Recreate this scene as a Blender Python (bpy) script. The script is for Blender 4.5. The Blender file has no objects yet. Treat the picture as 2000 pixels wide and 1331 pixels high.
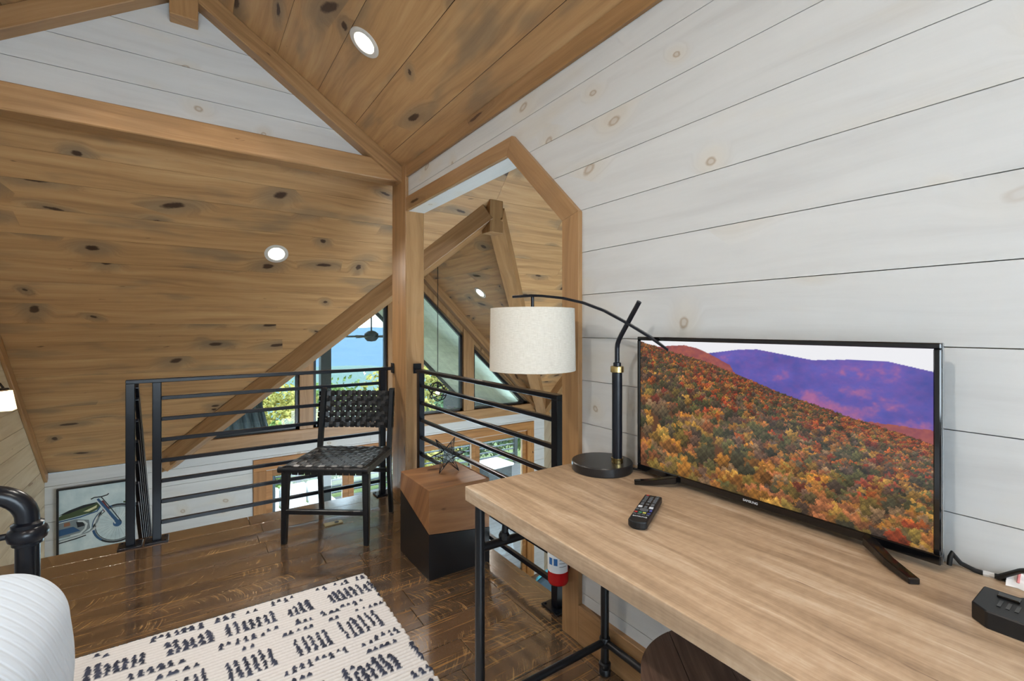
import bpy, bmesh, math, random
import numpy as np
from mathutils import Vector, Matrix

random.seed(7)
np.random.seed(7)
S = bpy.context.scene
COL = S.collection

# ------------------------------------------------------------------ camera
cam_d = bpy.data.cameras.new('camera')
cam = bpy.data.objects.new('camera', cam_d)
COL.objects.link(cam)
cam_d.sensor_fit = 'HORIZONTAL'
cam_d.sensor_width = 36.0
cam_d.lens = 36.0 * 912.0 / 2000.0
cam_d.shift_y = -(665.5 - 639.6) / 2000.0
cam_d.clip_start = 0.02
cam_d.clip_end = 3000
cam.location = (0, 0, 1.235)
cam.rotation_euler = (math.pi / 2, 0, -math.atan2(625, 912))
S.camera = cam

# ------------------------------------------------------------------ world, sun, exposure
W = bpy.data.worlds.new('world')
S.world = W
W.use_nodes = True
wn = W.node_tree
wn.nodes.clear()
wo = wn.nodes.new('ShaderNodeOutputWorld')
wb = wn.nodes.new('ShaderNodeBackground')
wtc = wn.nodes.new('ShaderNodeTexCoord')
wsep = wn.nodes.new('ShaderNodeSeparateXYZ')
wr = wn.nodes.new('ShaderNodeValToRGB')
wr.color_ramp.elements[0].position = 0.0
wr.color_ramp.elements[0].color = (0.86, 0.95, 1.0, 1)
wr.color_ramp.elements[1].position = 0.7
wr.color_ramp.elements[1].color = (0.42, 0.70, 1.0, 1)
wn.links.new(wtc.outputs['Generated'], wsep.inputs[0])
wn.links.new(wsep.outputs['Z'], wr.inputs[0])
wn.links.new(wr.outputs[0], wb.inputs[0])
wb.inputs[1].default_value = 3.6
wn.links.new(wb.outputs[0], wo.inputs[0])

sun_d = bpy.data.lights.new('sun', 'SUN')
sun_d.energy = 4.0
sun_d.angle = 0.01
sun_d.color = (1.0, 0.95, 0.86)
sun = bpy.data.objects.new('sun', sun_d)
COL.objects.link(sun)
sun.rotation_euler = Vector((-0.62, 0.25, -0.80)).to_track_quat('-Z', 'Y').to_euler()

def area_light(name, loc, direction, sx, sy, power, color, shape='RECTANGLE', spread=math.pi):
    d = bpy.data.lights.new(name, 'AREA')
    d.shape = shape
    d.size = sx
    d.size_y = sy
    d.energy = power
    d.color = color
    d.spread = spread
    o = bpy.data.objects.new(name, d)
    COL.objects.link(o)
    o.location = loc
    o.rotation_euler = Vector(direction).to_track_quat('-Z', 'Y').to_euler()
    return o

# added cool fill light behind the camera, at the unseen rear wall
area_light('rear_fill_light', (-0.04, -2.26, 1.45), (0, 1, 0.0), 1.9, 1.5, 84, (0.70, 0.86, 1.0))
# daylight entering the great room by its large glazed front
area_light('front_glazing_daylight', (2.5, 6.35, -1.35), (0, -1, 0.15), 3.6, 2.1, 190, (0.58, 0.82, 1.0))
# added fill light below the loft, brightening the roof slope; no windows there
area_light('great_room_fill_light', (3.05, 1.32, -0.9), (0, 1, 0.35), 3.0, 2.6, 250, (0.76, 0.90, 1.0))

S.view_settings.view_transform = 'Standard'
S.view_settings.look = 'None'
S.view_settings.exposure = 0.0
S.view_settings.gamma = 1.0
S.view_settings.use_curve_mapping = False
S.cycles.use_denoising = True
S.cycles.max_bounces = 6
S.cycles.diffuse_bounces = 4
S.cycles.use_adaptive_sampling = True
S.cycles.adaptive_threshold = 0.13
S.cycles.adaptive_min_samples = 12
S.cycles.glossy_bounces = 4
S.cycles.transparent_max_bounces = 8
S.cycles.caustics_reflective = False
S.cycles.caustics_refractive = False
S.cycles.sample_clamp_indirect = 6.0

# ------------------------------------------------------------------ helpers
def srgb(r, g, b):
    def f(c):
        c /= 255.0
        return c / 12.92 if c <= 0.04045 else ((c + 0.055) / 1.055) ** 2.4
    return (f(r), f(g), f(b), 1.0)


class NT:
    def __init__(self, name):
        self.m = bpy.data.materials.new(name)
        self.m.use_nodes = True
        self.t = self.m.node_tree
        self.t.nodes.clear()
        self.out = self.t.nodes.new('ShaderNodeOutputMaterial')

    def n(self, typ, **kw):
        nd = self.t.nodes.new('ShaderNode' + typ)
        for k, v in kw.items():
            setattr(nd, k, v)
        return nd

    def set(self, sock, v):
        if isinstance(v, bpy.types.NodeSocket):
            self.t.links.new(v, sock)
        elif v is not None:
            sock.default_value = v

    def math(self, op, a, b=None, c=None, clamp=False):
        nd = self.n('Math', operation=op, use_clamp=clamp)
        self.set(nd.inputs[0], a)
        if b is not None:
            self.set(nd.inputs[1], b)
        if c is not None:
            self.set(nd.inputs[2], c)
        return nd.outputs[0]

    def vmath(self, op, a, b=None):
        nd = self.n('VectorMath', operation=op)
        self.set(nd.inputs[0], a)
        if b is not None:
            self.set(nd.inputs[1], b)
        return nd.outputs[0]

    def comb(self, x, y, z):
        nd = self.n('CombineXYZ')
        for i, v in enumerate((x, y, z)):
            self.set(nd.inputs[i], v)
        return nd.outputs[0]

    def sep(self, v):
        nd = self.n('SeparateXYZ')
        self.set(nd.inputs[0], v)
        return nd.outputs

    def ramp(self, f, stops, interp='LINEAR'):
        nd = self.n('ValToRGB')
        cr = nd.color_ramp
        cr.interpolation = interp
        while len(cr.elements) < len(stops):
            cr.elements.new(0.5)
        for e, (p, c) in zip(cr.elements, stops):
            e.position = p
            e.color = c if len(c) == 4 else tuple(c) + (1,)
        self.set(nd.inputs[0], f)
        return nd.outputs[0]

    def noise(self, vec, scale=5, detail=4, rough=0.55, dist=0.0):
        nd = self.n('TexNoise')
        self.set(nd.inputs['Vector'], vec)
        nd.inputs['Scale'].default_value = scale
        nd.inputs['Detail'].default_value = detail
        nd.inputs['Roughness'].default_value = rough
        nd.inputs['Distortion'].default_value = dist
        return nd.outputs[0]

    def mix(self, f, a, b, blend='MIX'):
        nd = self.n('MixRGB', blend_type=blend)
        self.set(nd.inputs[0], f)
        self.set(nd.inputs[1], a)
        self.set(nd.inputs[2], b)
        return nd.outputs[0]

    def smooth(self, v, lo, hi):
        nd = self.n('MapRange', interpolation_type='SMOOTHSTEP')
        self.set(nd.inputs[0], v)
        nd.inputs[1].default_value = lo
        nd.inputs[2].default_value = hi
        nd.inputs[3].default_value = 0.0
        nd.inputs[4].default_value = 1.0
        return nd.outputs[0]

    def bsdf(self, color, rough=0.5, metal=0.0, spec=0.5, bump=None, bstr=0.2, bdist=0.01, **kw):
        b = self.n('BsdfPrincipled')
        self.set(b.inputs['Base Color'], color)
        self.set(b.inputs['Roughness'], rough)
        b.inputs['Metallic'].default_value = metal
        b.inputs['Specular IOR Level'].default_value = spec
        for k, v in kw.items():
            self.set(b.inputs[k.replace('_', ' ')], v)
        if bump is not None:
            bn = self.n('Bump')
            bn.inputs['Strength'].default_value = bstr
            bn.inputs['Distance'].default_value = bdist
            self.set(bn.inputs['Height'], bump)
            self.t.links.new(bn.outputs[0], b.inputs['Normal'])
        self.t.links.new(b.outputs[0], self.out.inputs[0])
        return b

    def coords(self, rnd=True):
        tc = self.n('TexCoord').outputs['Object']
        if not rnd:
            return tc
        r = self.n('ObjectInfo').outputs['Random']
        off = self.comb(self.math('MULTIPLY', r, 61.0), self.math('MULTIPLY', r, 23.7), self.math('MULTIPLY', r, 9.1))
        return self.vmath('ADD', tc, off)


MATS = {}


def plain(name, color, rough=0.5, metal=0.0, spec=0.5, noise=0.0, nscale=40, emit=None, estr=0.0, bump=0.0, bscale=200):
    t = NT(name)
    c = color if len(color) == 4 else tuple(color) + (1,)
    if noise:
        f = t.noise(t.coords(False), nscale, 3)
        d = tuple(max(0, x * (1 - noise)) for x in c[:3]) + (1,)
        l = tuple(min(1, x * (1 + noise)) for x in c[:3]) + (1,)
        col = t.ramp(f, [(0.3, d), (0.7, l)])
    else:
        col = c
    bm = t.noise(t.coords(False), bscale, 2) if bump else None
    b = t.bsdf(col, rough, metal, spec, bump=bm, bstr=bump, bdist=0.004)
    if emit:
        b.inputs['Emission Color'].default_value = emit if len(emit) == 4 else tuple(emit) + (1,)
        b.inputs['Emission Strength'].default_value = estr
    MATS[name] = t.m
    return t.m


def wood(name, dark, mid, light, knot, kthr=0.55, rough=0.45, stain=None, stain_amt=0.35, gx=1.3, gy=26.0,
         kx=2.0, ky=3.4, kr=0.085, kamt=0.9, spec=0.35, vary=0.18, bstr=0.12, ringy=False):
    """pine board, grain along the object's local x axis, knots placed at random"""
    t = NT(name)
    p = t.coords()
    x, y, z = t.sep(p)
    yz = t.math('ADD', y, t.math('MULTIPLY', z, 0.6))
    # knots
    vo = t.n('TexVoronoi', voronoi_dimensions='2D')
    vo.inputs['Scale'].default_value = 1.0
    t.set(vo.inputs['Vector'], t.comb(t.math('MULTIPLY', x, kx), t.math('MULTIPLY', yz, ky), 0.0))
    cr, cg, cb = t.sep(vo.outputs['Color'])
    kv = t.vmath('SUBTRACT', t.comb(t.math('MULTIPLY', x, kx), t.math('MULTIPLY', yz, ky), 0.0), vo.outputs['Position'])
    kdx, kdy, _k = t.sep(kv)
    asp_ = t.math('ADD', 0.6, t.math('MULTIPLY', cb, 0.5 if ringy else 1.5))      # along-grain stretch
    kdy = t.math('ADD', kdy, t.math('MULTIPLY', kdx, t.math('SUBTRACT', cg, 0.5)))
    d = t.math('SQRT', t.math('ADD', t.math('POWER', t.math('DIVIDE', kdx, asp_), 2.0), t.math('POWER', t.math('MULTIPLY', kdy, t.math('SQRT', asp_)), 2.0)))
    on = t.smooth(cr, kthr, kthr + 0.03)
    wob = t.math('MULTIPLY', t.math('SUBTRACT', t.noise(t.comb(t.math('MULTIPLY', x, 14), t.math('MULTIPLY', yz, 34), 0.0), 1.0, 3, 0.7), 0.5), 0.05 if ringy else 0.11)
    size = t.math('MULTIPLY', t.math('ADD', 0.5, t.math('MULTIPLY', cg, 1.0)), kr)
    dd = t.math('DIVIDE', t.math('ADD', d, wob), size)
    core = t.math('MULTIPLY', t.math('SUBTRACT', 1.0, t.smooth(dd, 0.55, 1.0)), on)
    halo = t.math('MULTIPLY', t.math('SUBTRACT', 1.0, t.smooth(dd, 0.8, 4.2)), on)
    if ringy:      # pale knots: a darker rim round a lighter heart
        core = t.math('MULTIPLY', core, t.math('ADD', 0.35, t.math('MULTIPLY', t.smooth(dd, 0.25, 0.6), 0.65)))
    # grain flowing around the knots
    warp = t.math('MULTIPLY', halo, 0.09)
    lw = t.math('MULTIPLY', t.noise(t.comb(t.math('MULTIPLY', x, 1.1), t.math('MULTIPLY', yz, 4.0), z), 1.0, 2), 0.10)
    yy = t.math('ADD', t.math('ADD', yz, warp), lw)
    g1 = t.noise(t.comb(t.math('MULTIPLY', x, gx), t.math('MULTIPLY', yy, gy), 0.0), 1.0, 5, 0.6, 0.4)
    g2 = t.noise(t.comb(t.math('MULTIPLY', x, gx * 4), t.math('MULTIPLY', yy, gy * 6), 0.0), 1.0, 3, 0.7)
    gg = t.math('ADD', t.math('MULTIPLY', g1, 0.82), t.math('MULTIPLY', g2, 0.18))
    col = t.ramp(gg, [(0.24, dark), (0.5, mid), (0.78, light)])
    if stain:
        st = t.noise(t.comb(t.math('MULTIPLY', x, 1.6), t.math('MULTIPLY', yz, 5.0), 3.0), 1.0, 3)
        sf = t.math('MULTIPLY', t.smooth(st, 0.52, 0.72), stain_amt)
        col = t.mix(sf, col, stain, 'MIX')
        sf2 = t.math('MULTIPLY', t.math('MULTIPLY', halo, 0.55), stain_amt * 2)
        col = t.mix(sf2, col, stain, 'MIX')
    col = t.mix(t.math('MULTIPLY', core, kamt), col, knot)
    if not ringy:     # small dark flecks and pin knots
        fl_ = t.noise(t.comb(t.math('MULTIPLY', x, 9.0), t.math('MULTIPLY', yz, 30.0), 7.0), 1.0, 2, 0.5)
        col = t.mix(t.math('MULTIPLY', t.smooth(fl_, 0.72, 0.80), 0.6), col, knot)
    r = t.n('ObjectInfo').outputs['Random']
    br = t.math('ADD', 1.0 - vary / 2, t.math('MULTIPLY', r, vary))
    hs = t.n('HueSaturation')
    t.set(hs.inputs['Value'], br)
    t.set(hs.inputs['Color'], col)
    t.bsdf(hs.outputs[0], rough, 0, spec, bump=gg, bstr=bstr, bdist=0.004)
    MATS[name] = t.m
    return t.m


def V(*a):
    return Vector(a)


def link(o, parent=None, label=None, cat=None, group=None, kind=None):
    if o.name not in COL.objects:
        COL.objects.link(o)
    if parent is not None:
        o.parent = parent
    if label:
        o['label'] = label
    if cat:
        o['category'] = cat
    if group:
        o['group'] = group
    if kind:
        o['kind'] = kind
    return o


def empty(name, loc=(0, 0, 0), rz=0.0, label=None, cat=None, group=None, kind=None):
    o = bpy.data.objects.new(name, None)
    o.empty_display_size = 0.05
    o.location = loc
    o.rotation_euler = (0, 0, rz)
    return link(o, None, label, cat, group, kind)


class MB:
    """collects shapes; build() links them as one mesh object"""
    def __init__(self):
        self.v = []
        self.f = []
        self.mi = []
        self.cur = 0

    def add(self, vs, fs):
        b = len(self.v)
        self.v += [tuple(p) for p in vs]
        self.f += [tuple(i + b for i in f) for f in fs]
        self.mi += [self.cur] * len(fs)
        return self

    def box(self, lo, hi, M=None):
        (a, b, c), (d, e, f) = lo, hi
        vs = [V(a, b, c), V(d, b, c), V(d, e, c), V(a, e, c), V(a, b, f), V(d, b, f), V(d, e, f), V(a, e, f)]
        if M:
            vs = [M @ p for p in vs]
        return self.add(vs, [(3, 2, 1, 0), (4, 5, 6, 7), (0, 1, 5, 4), (1, 2, 6, 5), (2, 3, 7, 6), (3, 0, 4, 7)])

    def cbox(self, c, s, M=None):
        return self.box([c[i] - s[i] / 2 for i in range(3)], [c[i] + s[i] / 2 for i in range(3)], M)

    def prism(self, poly, h0, h1, M=None):
        """poly in local xy, from z=h0 to h1"""
        n = len(poly)
        vs = [V(p[0], p[1], h0) for p in poly] + [V(p[0], p[1], h1) for p in poly]
        if M:
            vs = [M @ p for p in vs]
        fs = [tuple(reversed(range(n))), tuple(range(n, 2 * n))]
        fs += [(i, (i + 1) % n, n + (i + 1) % n, n + i) for i in range(n)]
        return self.add(vs, fs)

    def tube(self, pts, r, seg=10, closed=False, cap=True):
        pts = [Vector(p) for p in pts]
        n = len(pts)
        rs = r if isinstance(r, (list, tuple)) else [r] * n
        tang = []
        for i in range(n):
            a = pts[i - 1] if (i > 0 or closed) else pts[i]
            b = pts[(i + 1) % n] if (i < n - 1 or closed) else pts[i]
            tang.append((b - a).normalized())
        up = V(0, 0, 1) if abs(tang[0].z) < 0.9 else V(1, 0, 0)
        u = tang[0].cross(up).normalized()
        vs = []
        for i in range(n):
            tt = tang[i]
            u = (u - tt * u.dot(tt)).normalized()
            w = tt.cross(u)
            for k in range(seg):
                a = 2 * math.pi * k / seg
                vs.append(pts[i] + (u * math.cos(a) + w * math.sin(a)) * rs[i])
        fs = []
        m = n if closed else n - 1
        for i in range(m):
            j = (i + 1) % n
            for k in range(seg):
                l = (k + 1) % seg
                fs.append((i * seg + k, i * seg + l, j * seg + l, j * seg + k))
        if cap and not closed:
            fs.append(tuple(reversed(range(seg))))
            fs.append(tuple((n - 1) * seg + k for k in range(seg)))
        return self.add(vs, fs)

    def lathe(self, prof, seg=32, c=(0, 0, 0), M=None):
        """prof: list of (r, z)"""
        vs, fs = [], []
        n = len(prof)
        for r, z in prof:
            for k in range(seg):
                a = 2 * math.pi * k / seg
                p = V(c[0] + r * math.cos(a), c[1] + r * math.sin(a), c[2] + z)
                vs.append(M @ p if M else p)
        for i in range(n - 1):
            for k in range(seg):
                l = (k + 1) % seg
                fs.append((i * seg + k, i * seg + l, (i + 1) * seg + l, (i + 1) * seg + k))
        if prof[0][0] > 1e-6:
            fs.append(tuple(reversed(range(seg))))
        if prof[-1][0] > 1e-6:
            fs.append(tuple((n - 1) * seg + k for k in range(seg)))
        return self.add(vs, fs)

    def grid(self, P):
        """P: rows of points"""
        R, C = len(P), len(P[0])
        vs = [p for row in P for p in row]
        fs = [(i * C + j, i * C + j + 1, (i + 1) * C + j + 1, (i + 1) * C + j) for i in range(R - 1) for j in range(C - 1)]
        return self.add(vs, fs)

    def build(self, name, mat, parent=None, label=None, cat=None, group=None, kind=None, smooth=False, bevel=0.0,
              bseg=1, origin=None, matrix=None, angle=40):
        me = bpy.data.meshes.new(name)
        vs = self.v
        if origin is not None:
            o0 = Vector(origin)
            vs = [tuple(Vector(p) - o0) for p in vs]
        me.from_pydata(vs, [], self.f)
        mats = mat if isinstance(mat, (list, tuple)) else [mat]
        for m in mats:
            me.materials.append(MATS[m] if isinstance(m, str) else m)
        if len(mats) > 1:
            me.polygons.foreach_set('material_index', self.mi)
        bm = bmesh.new()
        bm.from_mesh(me)
        bmesh.ops.recalc_face_normals(bm, faces=bm.faces)
        if bevel > 0:
            es = [e for e in bm.edges if len(e.link_faces) == 2 and e.calc_face_angle(0) > math.radians(30)]
            bmesh.ops.bevel(bm, geom=es, offset=bevel, segments=bseg, affect='EDGES', profile=0.5, clamp_overlap=True)
        bm.to_mesh(me)
        bm.free()
        if smooth:
            me.shade_smooth()
            me.set_sharp_from_angle(angle=math.radians(angle))
        o = bpy.data.objects.new(name, me)
        if matrix is not None:
            o.matrix_local = matrix
        elif origin is not None:
            o.location = origin
        return link(o, parent, label, cat, group, kind)


def frame(O, ex, ey):
    ex = Vector(ex).normalized()
    ey = (Vector(ey) - ex * Vector(ey).dot(ex)).normalized()
    ez = ex.cross(ey)
    M = Matrix.Identity(4)
    for i in range(3):
        M[i][0], M[i][1], M[i][2], M[i][3] = ex[i], ey[i], ez[i], O[i]
    return M


def board(name, mat, parent, O, ex, ey, poly, h0, h1, bevel=0.0, **kw):
    """a flat piece: outline in the local plane (x along the grain), thickness h0..h1 along ex x ey"""
    return MB().prism(poly, h0, h1).build(name, mat, parent, matrix=frame(O, ex, ey), bevel=bevel, **kw)


def timber(name, mat, p0, p1, w, h, up=(0, 0, 1), parent=None, bevel=0.004, **kw):
    """a squared beam from p0 to p1 (axis), grain along it; w sideways, h along up"""
    p0, p1 = Vector(p0), Vector(p1)
    ex = (p1 - p0)
    L = ex.length
    M = frame(p0, ex, Vector(up))
    # local y = up direction (height), local z = sideways
    return MB().box((0, -h / 2, -w / 2), (L, h / 2, w / 2)).build(name, mat, parent, matrix=M, bevel=bevel, **kw)


def clip(poly, a, b, c):
    """keep points with a*x+b*y<=c"""
    out = []
    n = len(poly)
    for i in range(n):
        p, q = poly[i], poly[(i + 1) % n]
        dp, dq = a * p[0] + b * p[1] - c, a * q[0] + b * q[1] - c
        if dp <= 0:
            out.append(p)
        if (dp < 0 < dq) or (dq < 0 < dp):
            s = dp / (dp - dq)
            out.append((p[0] + (q[0] - p[0]) * s, p[1] + (q[1] - p[1]) * s))
    return out


def text_mesh(name, body, size, mat, parent, M, ext=0.0005):
    cu = bpy.data.curves.new(name + '_curve', 'FONT')
    cu.body = body
    cu.size = size
    cu.align_x = 'CENTER'
    cu.align_y = 'CENTER'
    cu.extrude = ext
    tmp = bpy.data.objects.new('tmp', cu)
    COL.objects.link(tmp)
    dg = bpy.context.evaluated_depsgraph_get()
    me = bpy.data.meshes.new_from_object(tmp.evaluated_get(dg))
    bpy.data.objects.remove(tmp)
    me.name = name
    me.materials.clear()
    me.materials.append(MATS[mat])
    o = bpy.data.objects.new(name, me)
    o.matrix_local = M
    return link(o, parent)


def copy_tree(o, parent=None):
    c = o.copy()
    COL.objects.link(c)
    c.parent = parent
    for ch in list(o.children):
        copy_tree(ch, c)
    return c

# ------------------------------------------------------------------ materials
wood('pine_ceiling', srgb(142, 104, 68), srgb(182, 141, 96), srgb(204, 167, 120), srgb(52, 30, 20), kthr=0.40,
     stain=srgb(118, 104, 86), stain_amt=0.55, rough=0.42, kx=2.3, ky=3.3, kr=0.085, gy=18, gx=0.9, vary=0.10)
wood('pine_trim', srgb(126, 94, 62), srgb(160, 122, 82), srgb(182, 146, 106), srgb(62, 32, 16), kthr=0.82,
     stain=srgb(128, 104, 78), stain_amt=0.3, rough=0.38, kx=1.5, ky=5, kr=0.07)
wood('white_board', srgb(190, 190, 189), srgb(201, 202, 201), srgb(208, 209, 208), srgb(150, 124, 94), kthr=0.55,
     stain=srgb(204, 193, 172), stain_amt=0.30, rough=0.5, kx=2.6, ky=4.4, kr=0.075, kamt=0.65, vary=0.03, gy=14, bstr=0.03, ringy=True)
wood('cream_board', srgb(190, 172, 140), srgb(214, 200, 172), srgb(226, 214, 190), srgb(140, 102, 66), kthr=0.6,
     stain=srgb(190, 170, 140), stain_amt=0.3, rough=0.5, kx=2.2, ky=5.0, kr=0.08, kamt=0.7, vary=0.10, gy=18, bstr=0.05)
wood('cube_wood', srgb(98, 66, 42), srgb(142, 100, 66), srgb(172, 130, 90), srgb(70, 38, 20), kthr=0.93, rough=0.33, gy=20)
wood('stool_wood', srgb(62, 46, 38), srgb(96, 74, 62), srgb(132, 104, 84), srgb(40, 28, 22), kthr=0.9, rough=0.5, gy=60, gx=3)
wood('gate_wood', srgb(120, 82, 46), srgb(168, 118, 68), srgb(190, 142, 90), srgb(80, 44, 22), kthr=0.8, rough=0.5)
plain('joint_dark', srgb(170, 158, 136), 0.8)
plain('joint_brown', srgb(58, 36, 20), 0.8)
plain('black_metal', srgb(10, 14, 23), 0.28, 0.0, 0.4)
plain('black_pipe', srgb(12, 13, 17), 0.34, 0.1, 0.5)
plain('black_satin', srgb(24, 24, 26), 0.30, 0.0, 0.55)
plain('black_gloss', srgb(10, 10, 12), 0.08, 0.0, 0.6)
plain('black_plastic', srgb(20, 21, 23), 0.45, 0.0, 0.4)
plain('leather', srgb(16, 16, 18), 0.34, 0.0, 0.5, noise=0.2, nscale=60, bump=0.25, bscale=400)
plain('black_wood', srgb(15, 17, 21), 0.35, 0.0, 0.5)
plain('brass', srgb(190, 165, 110), 0.25, 1.0)
plain('outlet_brass', srgb(200, 180, 130), 0.35, 0.6)
plain('silver', srgb(190, 195, 200), 0.22, 0.9)
plain('white_trim', srgb(236, 236, 232), 0.4)
plain('lamp_disc', (1, 1, 1), 0.5, emit=(1.0, 0.90, 0.74), estr=22)
plain('can_ring', srgb(205, 200, 192), 0.35)
plain('teal_fabric', srgb(70, 150, 165), 0.9, noise=0.15, nscale=300)
plain('dark_fabric', srgb(44, 62, 74), 0.9, noise=0.15, nscale=300)
plain('white_cushion', srgb(235, 235, 235), 0.85)
plain('mauve_cushion', srgb(160, 140, 165), 0.85)
plain('porch_dark', srgb(52, 60, 66), 0.5)
plain('porch_boards', srgb(222, 226, 206), 0.6, noise=0.12, nscale=6)
plain('deck_boards', srgb(96, 90, 86), 0.6, noise=0.2, nscale=8)
plain('curtain', srgb(96, 110, 120), 0.9)
plain('red_paint', srgb(186, 16, 24), 0.25, 0.0, 0.5)
plain('label_white', srgb(226, 230, 232), 0.4)
plain('label_blue', srgb(40, 105, 170), 0.4)
plain('print_white', srgb(205, 208, 212), 0.4)
plain('button_grey', srgb(90, 96, 102), 0.4)
plain('button_white', srgb(215, 220, 226), 0.4)
plain('button_red', srgb(185, 40, 40), 0.4)
plain('button_green', srgb(60, 140, 100), 0.4)
plain('button_yellow', srgb(205, 200, 90), 0.4)
plain('button_blue', srgb(60, 70, 150), 0.4)
plain('paper_white', srgb(232, 228, 226), 0.6)
plain('paper_red', srgb(214, 130, 128), 0.6)
plain('clear_plastic', srgb(205, 205, 205), 0.2)
plain('sconce_glass', srgb(255, 240, 215), 0.2, emit=(1.0, 0.82, 0.55), estr=1.6)
plain('sconce_bulb', (1, 1, 1), 0.3, emit=(1.0, 0.85, 0.6), estr=14)
plain('bronze', srgb(48, 38, 30), 0.35, 0.7)
plain('bark', srgb(92, 76, 60), 0.9, noise=0.3, nscale=8)
plain('lower_floor', srgb(120, 96, 72), 0.35, noise=0.2, nscale=5)
plain('plaster', srgb(214, 210, 204), 0.8)


def leaf_mat(name, c1, c2):
    t = NT(name)
    r = t.noise(t.coords(False), 1.6, 5, 0.75)
    t.bsdf(t.ramp(r, [(0.35, c1), (0.65, c2)]), 0.85, spec=0.1)
    MATS[name] = t.m


leaf_mat('leaf_green', srgb(74, 104, 52), srgb(150, 168, 92))
leaf_mat('leaf_yellow', srgb(136, 132, 62), srgb(206, 190, 110))
leaf_mat('leaf_dark', srgb(52, 84, 60), srgb(110, 140, 96))
leaf_mat('grass', srgb(96, 112, 62), srgb(140, 146, 92))
leaf_mat('haze_tinted_forest', srgb(78, 102, 124), srgb(112, 134, 148))  # distance haze is painted in as the blue of this colour
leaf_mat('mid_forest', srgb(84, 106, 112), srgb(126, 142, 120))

# floor: dark hand-scraped plank with golden saw marks
t = NT('floor_plank')
p = t.coords()
x, y, z = t.sep(p)
r = t.n('ObjectInfo').outputs['Random']
base = t.noise(t.comb(t.math('MULTIPLY', x, 1.4), t.math('MULTIPLY', y, 16), 0.0), 1.0, 5, 0.65, 0.5)
col = t.ramp(base, [(0.28, srgb(54, 42, 34)), (0.5, srgb(84, 64, 48)), (0.74, srgb(116, 88, 60))])
# curved saw kerfs crossing the board
dirx = t.math('ADD', t.math('MULTIPLY', t.math('SUBTRACT', r, 0.5), 1.6), 0.0)
lx_, ly_, lz_ = t.sep(t.n('TexCoord').outputs['Object'])
arc = t.math('ADD', t.math('ADD', x, t.math('MULTIPLY', ly_, dirx)), t.math('MULTIPLY', t.math('MULTIPLY', ly_, ly_), 4.0))
kn = t.noise(t.comb(t.math('MULTIPLY', arc, 105), t.math('MULTIPLY', ly_, 8), t.math('MULTIPLY', r, 40)), 1.0, 4, 0.7)
patch = t.noise(t.comb(t.math('MULTIPLY', x, 3.5), t.math('MULTIPLY', y, 9), 2.0), 1.0, 3)
ks = t.math('MULTIPLY', t.smooth(kn, 0.48, 0.68), t.smooth(patch, 0.38, 0.62))
col = t.mix(t.math('MULTIPLY', ks, 0.78), col, srgb(166, 130, 80))
strk = t.noise(t.comb(t.math('MULTIPLY', x, 2.5), t.math('MULTIPLY', y, 90), 5.0), 1.0, 3, 0.6)
col = t.mix(t.math('MULTIPLY', t.smooth(strk, 0.54, 0.68), 0.6), col, srgb(168, 124, 68))
bh = t.math('ADD', t.math('MULTIPLY', kn, 0.6), t.math('MULTIPLY', base, 0.6))
rg = t.math('ADD', 0.10, t.math('MULTIPLY', kn, 0.24))
t.bsdf(col, rg, 0, 1.0, bump=bh, bstr=0.28, bdist=0.003, Coat_Weight=1.0, Coat_Roughness=0.10, Coat_IOR=1.8)
MATS['floor_plank'] = t.m

# desk laminate: pale grey-brown oak print
t = NT('desk_oak')
p = t.n('TexCoord').outputs['Object']
x, y, z = t.sep(p)
yz = t.math('ADD', y, z)
w = t.math('ADD', yz, t.math('MULTIPLY', t.noise(t.comb(t.math('MULTIPLY', x, 2.0), t.math('MULTIPLY', yz, 5), 0.0), 1, 2), 0.05))
g1 = t.noise(t.comb(t.math('MULTIPLY', x, 2.2), t.math('MULTIPLY', w, 26), 0.0), 1, 6, 0.65, 0.6)
g2 = t.noise(t.comb(t.math('MULTIPLY', x, 60), t.math('MULTIPLY', w, 40), 0.0), 1, 2, 0.6)
g3 = t.noise(t.comb(t.math('MULTIPLY', x, 14), t.math('MULTIPLY', w, 220), 0.0), 1, 2, 0.6)
gg = t.math('ADD', t.math('MULTIPLY', g1, 0.72), t.math('ADD', t.math('MULTIPLY', g2, 0.13), t.math('MULTIPLY', g3, 0.15)))
col = t.ramp(gg, [(0.28, srgb(122, 100, 80)), (0.42, srgb(158, 133, 107)), (0.54, srgb(182, 156, 128)), (0.72, srgb(212, 196, 174))])
dk = t.noise(t.comb(t.math('MULTIPLY', x, 5), t.math('MULTIPLY', w, 70), 9.0), 1, 3, 0.6)
col = t.mix(t.math('MULTIPLY', t.smooth(dk, 0.66, 0.76), 0.6), col, srgb(84, 60, 44))
t.bsdf(col, 0.42, 0, 0.4, bump=gg, bstr=0.08, bdist=0.003)
MATS['desk_oak'] = t.m

# linen lamp shade
t = NT('linen')
p = t.n('TexCoord').outputs['Object']
x, y, z = t.sep(p)
ang = t.math('ARCTAN2', y, x)
l1 = t.noise(t.comb(t.math('MULTIPLY', ang, 8), t.math('MULTIPLY', z, 420), 0.0), 1, 3, 0.7)
l2 = t.noise(t.comb(t.math('MULTIPLY', ang, 90), t.math('MULTIPLY', z, 30), 4.0), 1, 3, 0.7)
lf = t.math('ADD', t.math('MULTIPLY', l1, 0.6), t.math('MULTIPLY', l2, 0.4))
col = t.ramp(lf, [(0.3, srgb(192, 185, 171)), (0.7, srgb(224, 219, 208))])
t.bsdf(col, 0.9, 0, 0.1, bump=lf, bstr=0.2, bdist=0.002)
MATS['linen'] = t.m

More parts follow.
